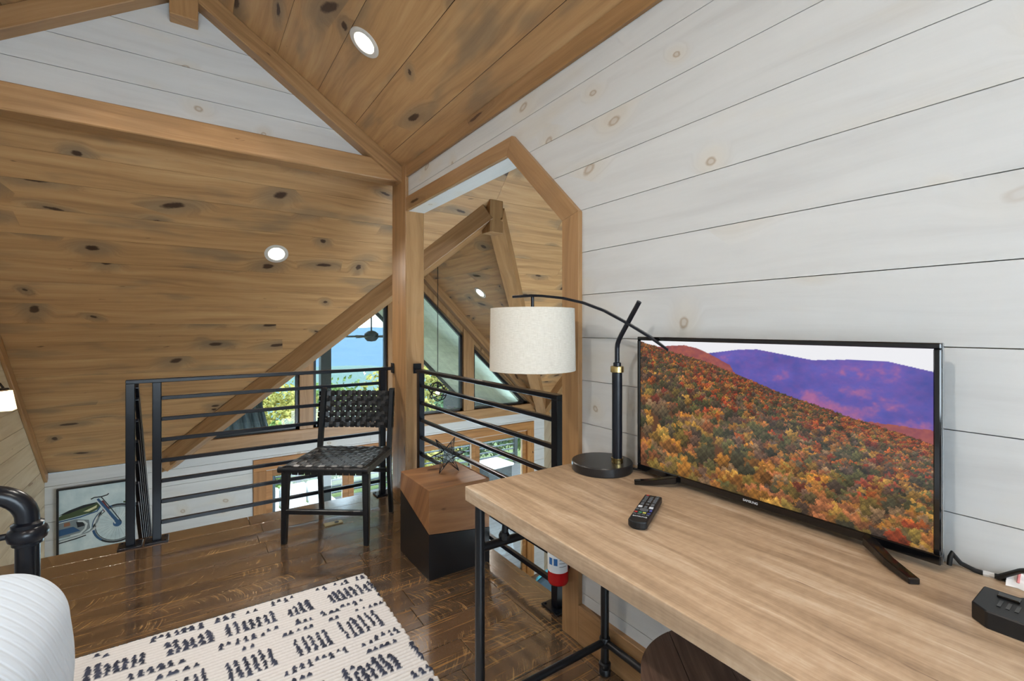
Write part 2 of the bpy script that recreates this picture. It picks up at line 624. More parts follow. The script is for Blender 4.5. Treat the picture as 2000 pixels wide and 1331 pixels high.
# quilt: white cotton with diamond stitching
t = NT('quilt')
p = t.n('TexCoord').outputs['Object']
x, y, z = t.sep(p)
a = t.math('ADD', t.math('ADD', x, y), t.math('MULTIPLY', z, 0.7))
b = t.math('SUBTRACT', t.math('SUBTRACT', y, x), t.math('MULTIPLY', z, 0.9))
wa = t.math('ABSOLUTE', t.math('SINE', t.math('MULTIPLY', a, 88)))
wb_ = t.math('ABSOLUTE', t.math('SINE', t.math('MULTIPLY', b, 60)))
hh = t.math('MULTIPLY', t.smooth(wa, 0.0, 0.7), t.math('ADD', 0.6, t.math('MULTIPLY', t.smooth(wb_, 0.0, 0.5), 0.4)))
t.bsdf(srgb(206, 218, 232), 0.85, 0, 0.15, bump=hh, bstr=0.35, bdist=0.004)
MATS['quilt'] = t.m

# thin window glass
t = NT('glass')
tr = t.n('BsdfTransparent')
tr.inputs[0].default_value = (0.95, 0.98, 0.97, 1)
gl = t.n('BsdfGlossy')
gl.inputs['Roughness'].default_value = 0.02
fr = t.n('Fresnel')
fr.inputs[0].default_value = 1.45
mx = t.n('MixShader')
t.set(mx.inputs[0], fr.outputs[0])
t.t.links.new(tr.outputs[0], mx.inputs[1])
t.t.links.new(gl.outputs[0], mx.inputs[2])
t.t.links.new(mx.outputs[0], t.out.inputs[0])
MATS['glass'] = t.m


def vcol_mat(name, rough=0.8, emit=0.0, spec=0.2):
    t = NT(name)
    a = t.n('Attribute')
    a.attribute_name = 'Col'
    if emit:
        b = t.bsdf((0.01, 0.01, 0.01, 1), rough, 0, spec)
        t.set(b.inputs['Emission Color'], a.outputs[0])
        b.inputs['Emission Strength'].default_value = emit
    else:
        t.bsdf(a.outputs[0], rough, 0, spec)
    MATS[name] = t.m


vcol_mat('rug_pile', 0.95)
vcol_mat('screen_picture', 0.12, 0.9, 0.5)
MATS['screen_picture'].cycles.emission_sampling = 'NONE'
MATS['lamp_disc'].cycles.emission_sampling = 'NONE'

# ================================================================== ROOM
XW = 1.265          # loft right wall face
XL = -1.345         # loft left wall
YE = 3.48           # loft floor edge
YB = -2.2           # loft rear wall
YK = 6.0            # far gable wall
RZ, RX = 2.363, 2.24  # ridge of the cross gable
GLX, GRX = -1.124, 4.75  # great room side walls
LZ = -2.75          # lower floor


def struct(name, mb, mat, **kw):
    return mb.build(name, mat, kind='structure', **kw)

# ---- loft floor: slab with planks on it
fl = MB().box((XL - 0.1, YB - 0.1, -0.30), (1.385, YE - 0.004, -0.02))
floor = struct('floor', fl, 'joint_brown')
yy = YE
row = 0
while yy > YB:
    y1 = yy
    y0 = (3.32 if row == 0 else yy - 0.152)
    xs = [XL - 0.05]
    xx = XL + random.uniform(0.3, 1.3)
    while xx < 1.0:
        xs.append(xx)
        xx += random.uniform(0.9, 1.7)
    xs.append(1.195 if y0 > 1.19 else 1.27)
    for a, b in zip(xs[:-1], xs[1:]):
        if b - a < 0.05:
            continue
        board('plank', 'floor_plank', floor, ((a + b) / 2, (y0 + y1) / 2, 0), (1, 0, 0), (0, 1, 0),
              [(-(b - a) / 2 + .001, -(y1 - y0) / 2 + .001), ((b - a) / 2 - .001, -(y1 - y0) / 2 + .001),
               ((b - a) / 2 - .001, (y1 - y0) / 2 - .001), (-(b - a) / 2 + .001, (y1 - y0) / 2 - .001)], -0.02, 0.0, bevel=0.0015)
    yy = y0
    row += 1
for a, b in ((1.193, 2.5), (2.5, YE)):
    board('plank', 'floor_plank', floor, (1.29, (a + b) / 2, 0), (0, 1, 0), (-1, 0, 0),
          [(-(b - a) / 2 + .001, -.094), ((b - a) / 2 - .001, -.094), ((b - a) / 2 - .001, .094), (-(b - a) / 2 + .001, .094)],
          -0.02, 0.0, bevel=0.0015)

# ---- loft right wall with the five-sided opening
MR = frame((0, 0, 0), (0, 1, 0), (0, 0, 1))          # local x = world y, local y = world z, normal = +x
wr_ = MB().prism([(YB, -0.3), (1.41, -0.3), (1.41, 1.68), (1.84, 2.085), (3.16, 2.085), (3.16, 2.42), (YB, 2.42)], 1.285, 1.375, MR)
wall_right = struct('wall_right', wr_, 'joint_dark')


def yb(zv):
    return 1.405 if zv <= 1.68 else min(1.405 + (zv - 1.68) * 1.02, 1.84)


zb = [0.02] + [0.192 + 0.1671 * k for k in range(13)] + [2.385]
zb = [zv for zv in zb if zv <= 2.39]
for z0, z1 in zip(zb[:-1], zb[1:]):
    a0, a1 = z0 + 0.0011, z1 - 0.0011
    pts = [(YB, a0), (yb(a0), a0)]
    if a0 < 1.68 < a1:
        pts.append((1.405, 1.68))
    if a1 < 2.09:
        pts.append((yb(a1), a1))
    elif a0 < 2.09:
        pts += [(yb(2.09), 2.09), (3.15, 2.09), (3.15, a1)]
    else:
        pts = [(YB, a0), (3.15, a0), (3.15, a1)]
    pts.append((YB, a1))
    zc = (a0 + a1) / 2
    # grain origin shifted so that each board shows its own figure
    board('board', 'white_board', wall_right, (XW, 0.4, zc), (0, 1, 0), (0, 0, 1), [(q[0] - 0.4, q[1] - zc) for q in pts], 0.0, 0.02)

# outer (great-room) lining of that wall
MB().prism([(YB, -0.3), (1.41, -0.3), (1.41, 1.68), (1.84, 2.085), (3.16, 2.085), (3.16, 4.2), (YB, 4.2)], 1.376, 1.386, MR).build(
    'outer_lining', 'white_board', wall_right)

# casing around the opening
casing = empty('trim_1', (1.255, 2.2, 0), kind='structure')


def casing_piece(poly, ex, O, h0=-0.01, h1=0.012):
    ey = Vector((1, 0, 0)).cross(Vector(ex)) * -1
    M = frame(O, ex, ey)
    Mi = M.inverted()
    loc = [(Mi @ Vector((O[0], q[0], q[1])))[:2] for q in poly]
    o = MB().prism(loc, -0.012, 0.012).build('casing_board', 'pine_trim', casing, bevel=0.0015)
    o.matrix_local = Matrix.Translation((-1.255, -2.2, 0)) @ M


# right leg, slant, head, left post casing
casing_piece([(1.358, 0.0), (1.456, 0.0), (1.456, 1.667), (1.358, 1.69)], (0, 0, 1), (1.257, 1.4, 0.8))
casing_piece([(1.358, 1.69), (1.456, 1.667), (1.865, 2.059), (1.818, 2.14)], (0, 0.7, 0.7), (1.257, 1.6, 1.9))
casing_piece([(1.818, 2.14), (1.865, 2.059), (3.145, 2.059), (3.145, 2.155)], (0, 1, 0), (1.257, 2.5, 2.1))
# reveal: header soffit, slanted and upright jamb boards
MB().box((-0.64, -0.06, 0), (0.64, 0.06, 0.026)).build('soffit_board', 'white_board', casing).matrix_local = Matrix.Translation((-1.255, -2.2, 0)) @ frame((1.325, 2.505, 2.059), (0, 1, 0), (-1, 0, 0))
MB().box((1.262, 1.40, -0.02), (1.385, 1.456, 1.667)).build('jamb_board', 'white_board', casing).matrix_local = Matrix.Translation((-1.255, -2.2, 0))
MB().prism([(1.40, 1.66), (1.456, 1.667), (1.865, 2.059), (1.85, 2.10)], 1.262, 1.385, MR).build('slant_board', 'white_board', casing).matrix_local = Matrix.Translation((-1.255, -2.2, 0))

# corner post between the two railings
timber('corner_post', 'pine_trim', (1.315, 3.28, -0.3), (1.315, 3.28, 2.56), 0.14, 0.27, up=(0, 1, 0), bevel=0.005,
       label='thick square timber post standing where the two loft railings meet', cat='post')

# trim along the top of the right wall and baseboard
MB().box((-1.7, 0, -0.009), (1.7, 0.083, 0.009)).build('trim_2', 'pine_trim', kind='structure', matrix=frame((1.257, 1.46, 2.300), (0, 1, 0), (0, 0, 1)), bevel=0.002)
MB().box((-1.0, 0, -0.009), (0.978, 0.083, 0.009)).build('trim_3', 'pine_trim', kind='structure', matrix=frame((1.257, -1.2, 2.300), (0, 1, 0), (0, 0, 1)), bevel=0.002)
MB().box((YB, 0, -0.012), (1.358, 0.149, 0.012)).build('baseboard_right', 'pine_trim', kind='structure', matrix=frame((1.255, 0, 0.0), (0, 1, 0), (0, 0, 1)), bevel=0.002)

# ---- loft ceiling: two slopes, planks along y
CX, CZ, CS = -0.0375, 3.258, 0.673
ceil = MB()
for sgn in (1, -1):
    ceil.add([V(CX, YB - .1, CZ + 0.06), V(CX, 3.30, CZ + 0.06), V(CX + sgn * 1.45, 3.30, CZ + 0.06 - 1.45 * CS), V(CX + sgn * 1.45, YB - .1, CZ + 0.06 - 1.45 * CS)], [(0, 1, 2, 3)])
    ceil.add([V(CX, YB - .1, CZ + 0.10), V(CX, 3.30, CZ + 0.10), V(CX + sgn * 1.45, 3.30, CZ + 0.10 - 1.45 * CS), V(CX + sgn * 1.45, YB - .1, CZ + 0.10 - 1.45 * CS)], [(0, 1, 2, 3)])
ceiling = struct('ceiling', ceil, 'joint_brown')
cl = math.sqrt(1 + CS * CS)
for sgn in (1, -1):
    ey = Vector((sgn, 0, -CS)).normalized()
    s0 = 0.0
    while s0 < 1.40 * cl:
        s1 = s0 + 0.287
        O = Vector((CX, 0.5, CZ)) + ey * ((s0 + s1) / 2)
        hw = 0.1435 - 0.0012
        cuts = [YB - 0.05, random.uniform(-1.0, 0.8), 3.295]
        for a, b in zip(cuts[:-1], cuts[1:]):
            h0, h1 = ((-0.02, 0.0) if sgn > 0 else (0.0, 0.02))     # away from the room
            board('plank', 'pine_ceiling', ceiling, O, (0, 1, 0), ey, [(a - .5 + .001, -hw), (b - .5 - .001, -hw), (b - .5 - .001, hw), (a - .5 + .001, hw)], h0, h1)
        s0 = s1

# ---- white gable triangle at the front of the loft
MG = frame((0, 0, 0), (1, 0, 0), (0, 0, 1))    # normal = -y
tri = [(CX - 1.45, 2.285), (CX + 1.45, 2.285), (CX, 2.285 + 1.45 * CS)]
wall_front = struct('wall_front', MB().prism([(-1.5, 2.30), (1.385, 2.30), (1.385, 2.45), (CX, 3.45), (-1.5, 2.45)], -3.40, -3.33, MG), 'joint_dark')
zr = [2.30, 2.414, 2.581, 2.75, 2.92, 3.09, 3.30]
for z0, z1 in zip(zr[:-1], zr[1:]):
    pl = [(-1.6, z0 + .0015), (1.6, z0 + .0015), (1.6, z1 - .0015), (-1.6, z1 - .0015)]
    pl = clip(pl, CS, 1, 3.20 + CS * CX + 0.03)
    pl = clip(pl, -CS, 1, 3.20 - CS * CX + 0.03)
    if len(pl) > 2:
        zc = (z0 + z1) / 2
        board('board', 'white_board', wall_front, (0, 3.312, zc), (1, 0, 0), (0, 0, 1), [(q[0], q[1] - zc) for q in pl], -0.02, 0.0)

# beams of that gable
timber('tie_beam', 'pine_trim', (-1.45, 3.315, 2.3585), (1.245, 3.315, 2.3585), 0.13, 0.139, label='long horizontal timber beam crossing beneath the white gable boards', cat='beam', bevel=0.006)
rz0 = (3.258 + 3.141) / 2
for sgn, lab in ((1, 'sloping timber rafter edging the white gable on its right side'), (-1, 'sloping timber rafter edging the white gable at upper left')):
    timber('gable_rafter', 'pine_trim', (CX, 3.27, rz0), (CX + sgn * 1.36, 3.27, rz0 - 1.36 * CS), 0.10, 0.097, up=(0, 0, 1), label=lab, cat='beam', group='rafters of the white gable')
timber('king_post', 'pine_trim', (CX, 3.27, 2.985), (CX, 3.27, 3.25), 0.135, 0.11, up=(0, 1, 0), label='short timber block hanging from the peak of the white gable', cat='post')

# ---- loft left and rear walls (outside the picture)
struct('wall_left_loft', MB().box((XL - 0.1, YB, -0.3), (XL, 3.30, 2.5)), 'white_board')
wbk = MB()
wbk.box((XL - .1, YB - .1, -.3), (-1.0, YB, 3.4)).box((0.92, YB - .1, -.3), (1.4, YB, 3.4)).box((-1.0, YB - .1, -.3), (0.92, YB, .7)).box((-1.0, YB - .1, 2.2), (0.92, YB, 3.4))
struct('wall_back', wbk, 'white_board')

# ---- main roof slope over the great room (planks along x), valley cut
def slope_z(yv):
    return RZ - 2.48 + (YK - yv)


def vx(yv):  # half width of cross gable cut at yv
    return max(0.0, min(2.48, yv - 3.52))


e2 = Vector((0, 1, -1)).normalized()
msl = MB()
for off in (0.03, 0.08):
    o = V(0, off, off)
    YT = 1.2
    P1, PV = (RX, 3.52), None
    zz = slope_z
    # left part, right part, top part as polygons on the slope
    L = [(GLX, 3.52), (GLX, YK), (RX - 2.48, YK), (RX, 3.52)]
    R = [(GRX, 3.52), (GRX, YK), (RX + 2.48, YK), (RX, 3.52)]
    T = [(GLX, 3.37), (1.386, 3.37), (1.386, YT), (GRX, YT), (GRX, 3.52), (GLX, 3.52)]
    for pg in (L, R, T):
        msl.add([V(q[0], q[1], zz(q[1])) + o for q in pg], [tuple(range(len(pg)))])
ceiling_slope = struct('ceiling_great_room', msl, 'joint_brown')
yy = YK
k = 0
while yy > 2.4:
    y1, y0 = yy, yy - 2.48 / 18
    segs = []
    for side in (-1, 1):
        if side < 0:
            xa0 = xa1 = GLX
            xb0, xb1 = RX - vx(y0), RX - vx(y1)
        else:
            xa0, xa1 = RX + vx(y0), RX + vx(y1)
            xb0 = xb1 = GRX
        if y0 < 3.33 and side < 0:
            xa0 = xa1 = 1.386
        if side < 0 and y0 < 3.52:
            pass
        cut = [0.0, random.uniform(0.3, 0.7), 1.0]
        if min(xb0 - xa0, xb1 - xa1) < 1.6 or side < 0:
            cut = [0.0, 1.0]
        for f0, f1 in zip(cut[:-1], cut[1:]):
            q = [(xa0 + (xb0 - xa0) * f0, y0), (xa0 + (xb0 - xa0) * f1, y0), (xa1 + (xb1 - xa1) * f1, y1), (xa1 + (xb1 - xa1) * f0, y1)]
            if f0 > 0:
                mid = (q[0][0] + q[3][0]) / 2
                q[0] = (mid, y0)
                q[3] = (mid, y1)
            if f1 < 1:
                mid = (q[1][0] + q[2][0]) / 2
                q[1] = (mid, y0)
                q[2] = (mid, y1)
            xc = sum(p_[0] for p_ in q) / 4
            yc = (y0 + y1) / 2
            s2 = math.sqrt(2)
            poly = []
            for (px, py), gx_, gy_ in zip(q, (1, -1, -1, 1), (1, 1, -1, -1)):
                poly.append((px - xc + gx_ * 0.0008, (py - yc) * s2 + gy_ * 0.0008))
            if max(p_[0] for p_ in poly) - min(p_[0] for p_ in poly) < 0.03:
                continue
            board('plank', 'pine_ceiling', ceiling_slope, (xc, yc, slope_z(yc)), (1, 0, 0), e2, poly, 0.0, 0.02)
    yy = y0
    k += 1

# ---- cross gable slopes (planks along y)
dsl = MB()
for sgn in (-1, 1):
    for off in (0.03, 0.08):
        o = V(sgn * off, 0, off)
        pg = [V(RX, 3.50, RZ), V(RX, YK + .1, RZ), V(RX + sgn * 2.52, YK + .1, RZ - 2.52), V(RX + sgn * 2.52, YK + .02, RZ - 2.52)]
        dsl.add([q + o for q in pg], [(0, 1, 2, 3)])
ceiling_dormer = struct('ceiling_cross_gable', dsl, 'joint_brown')
for sgn in (-1, 1):
    s0 = 0.0
    while s0 < 2.47:
        s1 = min(s0 + 0.16, 2.48)
        ey = Vector((sgn, 0, -1)).normalized()
        xc, yc = RX + sgn * (s0 + s1) / 2, 5.4
        q = [(3.52 + s0, s0), (YK, s0), (YK, s1), (3.52 + s1, s1)]
        poly = [((a - yc), (b - (s0 + s1) / 2) * math.sqrt(2) * 0.995) for a, b in q]
        if q[1][0] - q[0][0] > 0.05:
            board('plank', 'pine_ceiling', ceiling_dormer, (xc, yc, RZ - (s0 + s1) / 2), (0, 1, 0), ey, poly, -0.02 if sgn > 0 else 0.0, 0.0 if sgn > 0 else 0.02)
        s0 = s1

# valley beams, ridge block, gable rafters
for sgn, lab in ((-1, 'long diagonal timber beam running down to the left beside the gable windows'), (1, 'diagonal timber beam seen through the opening, dropping from the peak behind the lampshade')):
    a = V(RX + sgn * .03, 3.58, RZ - 0.10)
    b = V(RX + sgn * 2.48, YK, RZ - 2.48 - 0.06)
    timber('valley_beam', 'pine_trim', a, b, 0.15, 0.16, label=lab, cat='beam', group='valley beams of the great room roof')
timber('ridge_block', 'pine_trim', (RX, 3.58, 2.08), (RX, 3.58, 2.37), 0.14, 0.14, up=(0, 1, 0), label='short dark timber block at the peak where the diagonal beams meet', cat='post')
for sgn, lab in ((-1, 'pale timber rafter over the left gable windows, mostly behind the diagonal beam'), (1, 'pale timber rafter sloping down over the right gable windows')):
    a = V(RX, 5.90, RZ - 0.07)
    b = V(RX + sgn * 2.48, 5.90, RZ - 2.55)
    timber('window_rafter', 'pine_trim', a, b, 0.12, 0.10, label=lab, cat='beam', group='rafters above the gable windows')
timber('rake_beam', 'pine_trim', (4.66, YK - .04, -0.16), (4.66, 3.6, 2.24), 0.12, 0.12, label='timber beam rising along the far right wall beyond the window rafter', cat='beam')

# ---- far wall: gable windows above, glazed doors below
# polygons in (x, z) at y = 6
wall_far = empty('wall_far', (0, YK, 0), kind='structure')


def far_piece(name, mat, poly, y0=0.0, y1=0.10, bevel=0.0):
    xc = sum(q[0] for q in poly) / len(poly)
    zc = sum(q[1] for q in poly) / len(poly)
    xs = max(q[0] for q in poly) - min(q[0] for q in poly)
    zs = max(q[1] for q in poly) - min(q[1] for q in poly)
    if xs >= zs:
        o = MB().prism([(q[0] - xc, q[1] - zc) for q in poly], -y1, -y0).build(name, mat, wall_far, bevel=bevel)
        o.matrix_local = frame((xc, 0, zc), (1, 0, 0), (0, 0, 1))
    else:
        o = MB().prism([(q[1] - zc, -(q[0] - xc)) for q in poly], -y1, -y0).build(name, mat, wall_far, bevel=bevel)
        o.matrix_local = frame((xc, 0, zc), (0, 0, 1), (-1, 0, 0))
    return o


def R4(x0, z0, x1, z1):
    return [(x0, z0), (x1, z0), (x1, z1), (x0, z1)]


GZ = lambda xv: RZ - abs(xv - RX)     # gable line
DX0, DX1, DZT = 0.70, 4.40, -0.40       # door opening
# white boards below the eave line
zrow = -2.75
while zrow < -0.13:
    z1 = min(zrow + 0.167, -0.125)
    for a, b in ((GLX, DX0), (DX1, GRX)) if z1 < DZT + 0.02 else ((GLX, 1.9), (1.9, GRX)):
        far_piece('board', 'white_board', R4(a + .001, zrow + .0015, b - .001, z1 - .0015), 0.0, 0.03)
    zrow = z1
far_piece('sheathing', 'joint_dark', R4(GLX - .1, LZ, DX0, -0.12), 0.03, 0.14)
far_piece('sheathing', 'joint_dark', R4(DX1, LZ, GRX + .1, -0.12), 0.03, 0.14)
far_piece('sheathing', 'joint_dark', R4(DX0, DZT, DX1, -0.12), 0.03, 0.14)
# sill band, mullions and head boards in pine
far_piece('sill_board', 'pine_trim', R4(-0.20, -0.125, 4.68, 0.02), -0.03, 0.12, 0.003)
for x0, x1 in ((1.05, 1.206), (2.124, 2.36), (3.25, 3.424)):
    far_piece('mullion', 'pine_trim', [(x0, 0.02), (x1, 0.02), (x1, GZ(x1) - 0.05), (x0, GZ(x0) - 0.05)], -0.02, 0.12, 0.003)
for sgn in (-1, 1):
    far_piece('head_board', 'pine_trim', [(RX, RZ + .02), (RX, RZ - 0.26), (RX + sgn * 2.22, 0.02), (RX + sgn * 2.46, 0.02 - .11)][::sgn], 0.0, 0.12)
# casing of the door opening
for poly in (R4(DX0 - .13, DZT, DX1 + .13, DZT + .13), R4(DX0 - .13, LZ, DX0, DZT), R4(DX1, LZ, DX1 + .13, DZT)):
    far_piece('casing_board', 'gate_wood', poly, -0.02, 0.14, 0.003)

# gable window panes with black frames
panes = [[(-0.02 + .08, 0.02), (1.05, 0.02), (1.05, GZ(1.05) - 0.24)],
         [(1.206, 0.02), (2.124, 0.02), (2.124, GZ(2.124) - 0.24), (1.206, GZ(1.206) - 0.24)],
         [(2.36, 0.02), (3.25, 0.02), (3.25, GZ(3.25) - 0.24), (2.36, GZ(2.36) - 0.24)],
         [(3.424, 0.02), (4.42, 0.02), (3.424, GZ(3.424) - 0.24)]]
for i, pg in enumerate(panes):
    w_ = empty('window_%d' % (i + 1), (0, YK + 0.05, 0), kind='structure')
    n = len(pg)
    cx_ = sum(q[0] for q in pg) / n
    cz_ = sum(q[1] for q in pg) / n
    for a, b in zip(pg, pg[1:] + pg[:1]):
        p0, p1 = V(a[0], 0, a[1]), V(b[0], 0, b[1])
        ctr = V(cx_, 0, cz_)
        inn = (ctr - (p0 + p1) / 2)
        dv = (p1 - p0).normalized()
        inn = (inn - dv * inn.dot(dv)).normalized()
        timber('frame_bar', 'black_satin', p0 + inn * 0.018, p1 + inn * 0.018, 0.05, 0.036, up=inn, parent=w_, bevel=0.0)
    MB().prism(pg, -0.004, 0.004, MG).build('pane', 'glass', w_)

# sliding glass doors below
dn = 4
dw = (DX1 - DX0) / dn
for i in range(dn):
    d_ = empty('door_%d' % (i + 1), (DX0 + i * dw, YK + 0.05, LZ), kind='structure')
    hgt = DZT - LZ
    for lo, hi in (((0.0, -.025, 0), (0.07, .025, hgt)), ((dw - .07, -.025, 0), (dw, .025, hgt)), ((0.07, -.025, 0), (dw - .07, .025, .12)), ((0.07, -.025, hgt - .09), (dw - .07, .025, hgt))):
        MB().box(lo, hi).build('door_rail', 'gate_wood', d_, bevel=0.003)
    MB().box((0.07, -.004, .12), (dw - .07, .004, hgt - .09)).build('pane', 'glass', d_)

# ---- great room side walls, lower floor, rear
wall_left = struct('wall_left', MB().prism([(3.30, LZ), (YK + .1, LZ), (YK + .1, slope_z(YK) + .1), (3.30, slope_z(3.30) + .12)], GLX - 0.10, GLX - 0.02, MR), 'joint_dark')
zrow = LZ
while zrow < 2.6:
    z1 = zrow + 0.167
    pl = [(3.31, zrow + .0015), (YK, zrow + .0015), (YK, z1 - .0015), (3.31, z1 - .0015)]
    pl = clip(pl, 1, 1, slope_z(YK) + YK + .01)
    if len(pl) > 2:
        zc = (zrow + z1) / 2
        board('board', 'cream_board', wall_left, (GLX, 4.6, zc), (0, 1, 0), (0, 0, 1), [(q[0] - 4.6, q[1] - zc) for q in pl], -0.02, 0.0)
    zrow = z1
timber('trim_4', 'pine_trim', (GLX + .012, YK, slope_z(YK) - 0.055), (GLX + .012, 3.32, slope_z(3.32) - 0.055), 0.024, 0.075, up=(0, 0, 1), kind='structure')
struct('wall_right_great', MB().box((GRX, 1.2, LZ), (GRX + 0.1, YK + .1, 4.8)), 'cream_board')
struct('wall_back_great', MB().box((1.386, 1.1, LZ), (GRX + .1, 1.2, 4.8)).box((XL - .2, 1.1, LZ), (1.386, 1.2, -0.3)), 'white_board')
struct('floor_lower', MB().box((XL - .2, 1.1, LZ - .1), (GRX + .1, YK + .1, LZ)), 'lower_floor')
struct('wall_left_lower', MB().box((XL - .2, 1.1, LZ), (GLX - .1, 3.31, -0.3)), 'white_board')

# ================================================================== RAILINGS
def rail_section(name, p0, p1, label, posts, plate_at, bars, top=0.938):
    """p0,p1 on the floor; posts = distances along; bars = heights"""
    p0, p1 = V(*p0), V(*p1)
    d = (p1 - p0).normalized()
    L = (p1 - p0).length
    nrm = V(-d.y, d.x, 0)
    root = empty(name, p0, label=label, cat='railing')
    M = frame((0, 0, 0), d, nrm)
    w = 0.042
    first = posts[0]
    last = posts[-1]
    for s in posts:
        MB().box((s - w / 2, -w / 2, 0.008), (s + w / 2, w / 2, top - 0.02), M).build('post', 'black_metal', root, bevel=0.003)
        pl = MB().box((s - 0.055, -0.05, 0.0), (s + 0.055, 0.05, 0.009), M).build('base_plate', 'black_metal', root, bevel=0.002)
        for a in (-0.04, 0.04):
            for b in (-0.036, 0.036):
                MB().lathe([(0.006, 0.009), (0.006, 0.013), (0.0, 0.0145)], 6, (M @ V(s + a, b, 0))).build('bolt', 'black_metal', pl)
    x1 = plate_at if plate_at is not None else last + w / 2
    x0 = min(first - w / 2, x1)
    MB().box((min(first - w / 2, x1), -0.021, top - 0.022), (max(x1, last + w / 2), 0.021, top), M).build('top_rail', 'black_metal', root, bevel=0.003)
    for z in bars:
        for a, b in zip(posts[:-1], posts[1:]):
            if b - a < 0.2:
                continue
            MB().box((a + w / 2, -0.0105, z - 0.0105), (b - w / 2, 0.0105, z + 0.0105), M).build('bar', 'black_metal', root, bevel=0.002)
    return root, M


barz = [0.824, 0.702, 0.581, 0.460, 0.342, 0.224, 0.103]
# railing along the loft edge
rl, M = rail_section('loft_railing', (-0.30, 3.39, 0), (1.245, 3.39, 0), 'long black metal railing along the loft edge behind the woven chair',
                     [0.014, 0.133, 1.46], 1.54, barz)
MB().cbox((1.538, 0, 0.93), (0.008, 0.05, 0.075), M).build('wall_plate', 'black_metal', rl, bevel=0.002)
# railing inside the wall opening
r2, M = rail_section('opening_railing', (1.33, 3.145, 0), (1.33, 1.47, 0), 'short black metal railing inside the wall opening behind the cube table',
                     [0.065, 1.56], 0.004, barz, 0.938)
MB().cbox((0.006, 0, 0.94), (0.008, 0.06, 0.07), M).build('wall_plate', 'black_metal', r2, bevel=0.002)
# stair guard going down from the end post
sr = empty('stair_railing', (-0.262, 3.43, 0), label='slanting black stair railing running down behind the end post of the loft railing', cat='railing')
for i, z in enumerate([0.90] + barz[:6]):
    a = V(0, 0.0, z)
    b = V(0, 1.25, z - 1.44)
    hh_ = 0.04 if i == 0 else 0.02
    ex = (b - a)
    MB().box((0, -hh_ / 2, -0.010), (ex.length, hh_ / 2, 0.010), frame(a, ex, (0, 0, 1))).build('top_rail' if i == 0 else 'bar', 'black_metal', sr, bevel=0.002)
for s in (1.22,):
    MB().box((-0.02, s - 0.02, -2.0), (0.02, s + 0.02, -0.50)).build('post', 'black_metal', sr, bevel=0.003)
# stairs below
st = empty('staircase', (-0.68, 3.6, LZ), label='wooden stair treads going down below the loft edge', cat='staircase')
for i in range(8):
    MB().cbox((0, 0.12 + i * 0.24, 2.75 - 0.30 - i * 0.27), (0.74, 0.27, 0.04)).build('tread', 'floor_plank', st, bevel=0.004)
MB().prism([(0.0, 2.42), (0.25, 2.45), (2.2, 0.26), (2.2, 0.0), (2.1, 0.0)], 0.37, 0.39, MR).build('stringer', 'pine_trim', st)

# ================================================================== WOVEN CHAIR
wv_ = V(0.802, -0.597, 0)
dv_ = V(0.597, 0.802, 0)
chair = empty('woven_chair', (0.76, 2.97, 0), math.atan2(-0.597, 0.802), 'black woven leather dining chair standing by the loft railing', 'chair')
hw, hd = 0.232, 0.228
lg = 'black_wood'


def leg_mesh(pts, w0, d0, w1, d1):
    """tapered square leg through pts (bottom to top)"""
    m = MB()
    n = len(pts)
    vs = []
    for i, p in enumerate(pts):
        f = i / (n - 1)
        w, d = (w0 + (w1 - w0) * f) / 2, (d0 + (d1 - d0) * f) / 2
        vs += [V(p[0] - w, p[1] - d, p[2]), V(p[0] + w, p[1] - d, p[2]), V(p[0] + w, p[1] + d, p[2]), V(p[0] - w, p[1] + d, p[2])]
    fs = [(3, 2, 1, 0), tuple(4 * (n - 1) + k_ for k_ in range(4))]
    for i in range(n - 1):
        for k_ in range(4):
            l = (k_ + 1) % 4
            fs.append((4 * i + k_, 4 * i + l, 4 * i + 4 + l, 4 * i + 4 + k_))
    return m.add(vs, fs)


for sx in (-1, 1):
    leg_mesh([(sx * (hw + .006), -hd, 0), (sx * hw, -hd + 0.012, 0.425)], 0.028, 0.030, 0.040, 0.042).build('leg', lg, chair, bevel=0.004, label='front leg')
    leg_mesh([(sx * (hw + .004), hd + .02, 0), (sx * hw, hd - .012, 0.28), (sx * hw, hd - .012, 0.44), (sx * hw, hd + .045, 0.80), (sx * hw, hd + .05, 0.825)],
             0.028, 0.030, 0.036, 0.034).build('leg', lg, chair, bevel=0.005, label='rear leg rising into a back post')
    MB().box((sx * hw - .016, -hd + .02, 0.398), (sx * hw + .016, hd - .02, 0.428)).build('side_rail', lg, chair, bevel=0.004)
MB().tube([(-hw - .035, -hd - .005, .425), (hw + .02, -hd - .005, .425)], 0.019, 10).build('front_rail', lg, chair, smooth=True)
MB().tube([(-hw, hd - .02, .425), (hw, hd - .02, .425)], 0.016, 10).build('rear_rail', lg, chair, smooth=True)
MB().box((-hw, -hd - .012, 0.170), (hw, -hd + .012, 0.198)).build('stretcher', lg, chair, bevel=0.004)
MB().box((-hw, hd - .012, 0.275), (hw, hd + .012, 0.300)).build('stretcher', lg, chair, bevel=0.004)


def strap(parent, pts, side, nrm, w, th=0.003):
    """flat leather ribbon along pts; side = width direction"""
    side = Vector(side).normalized()
    nrm = Vector(nrm).normalized()
    vs, fs = [], []
    for p in pts:
        p = Vector(p)
        vs += [p - side * w / 2 - nrm * th / 2, p + side * w / 2 - nrm * th / 2, p + side * w / 2 + nrm * th / 2, p - side * w / 2 + nrm * th / 2]
    n = len(pts)
    for i in range(n - 1):
        for k_ in range(4):
            l = (k_ + 1) % 4
            fs.append((4 * i + k_, 4 * i + l, 4 * i + 4 + l, 4 * i + 4 + k_))
    fs += [(3, 2, 1, 0), tuple(4 * (n - 1) + k_ for k_ in range(4))]
    MB().add(vs, fs).build('strap', 'leather', parent)


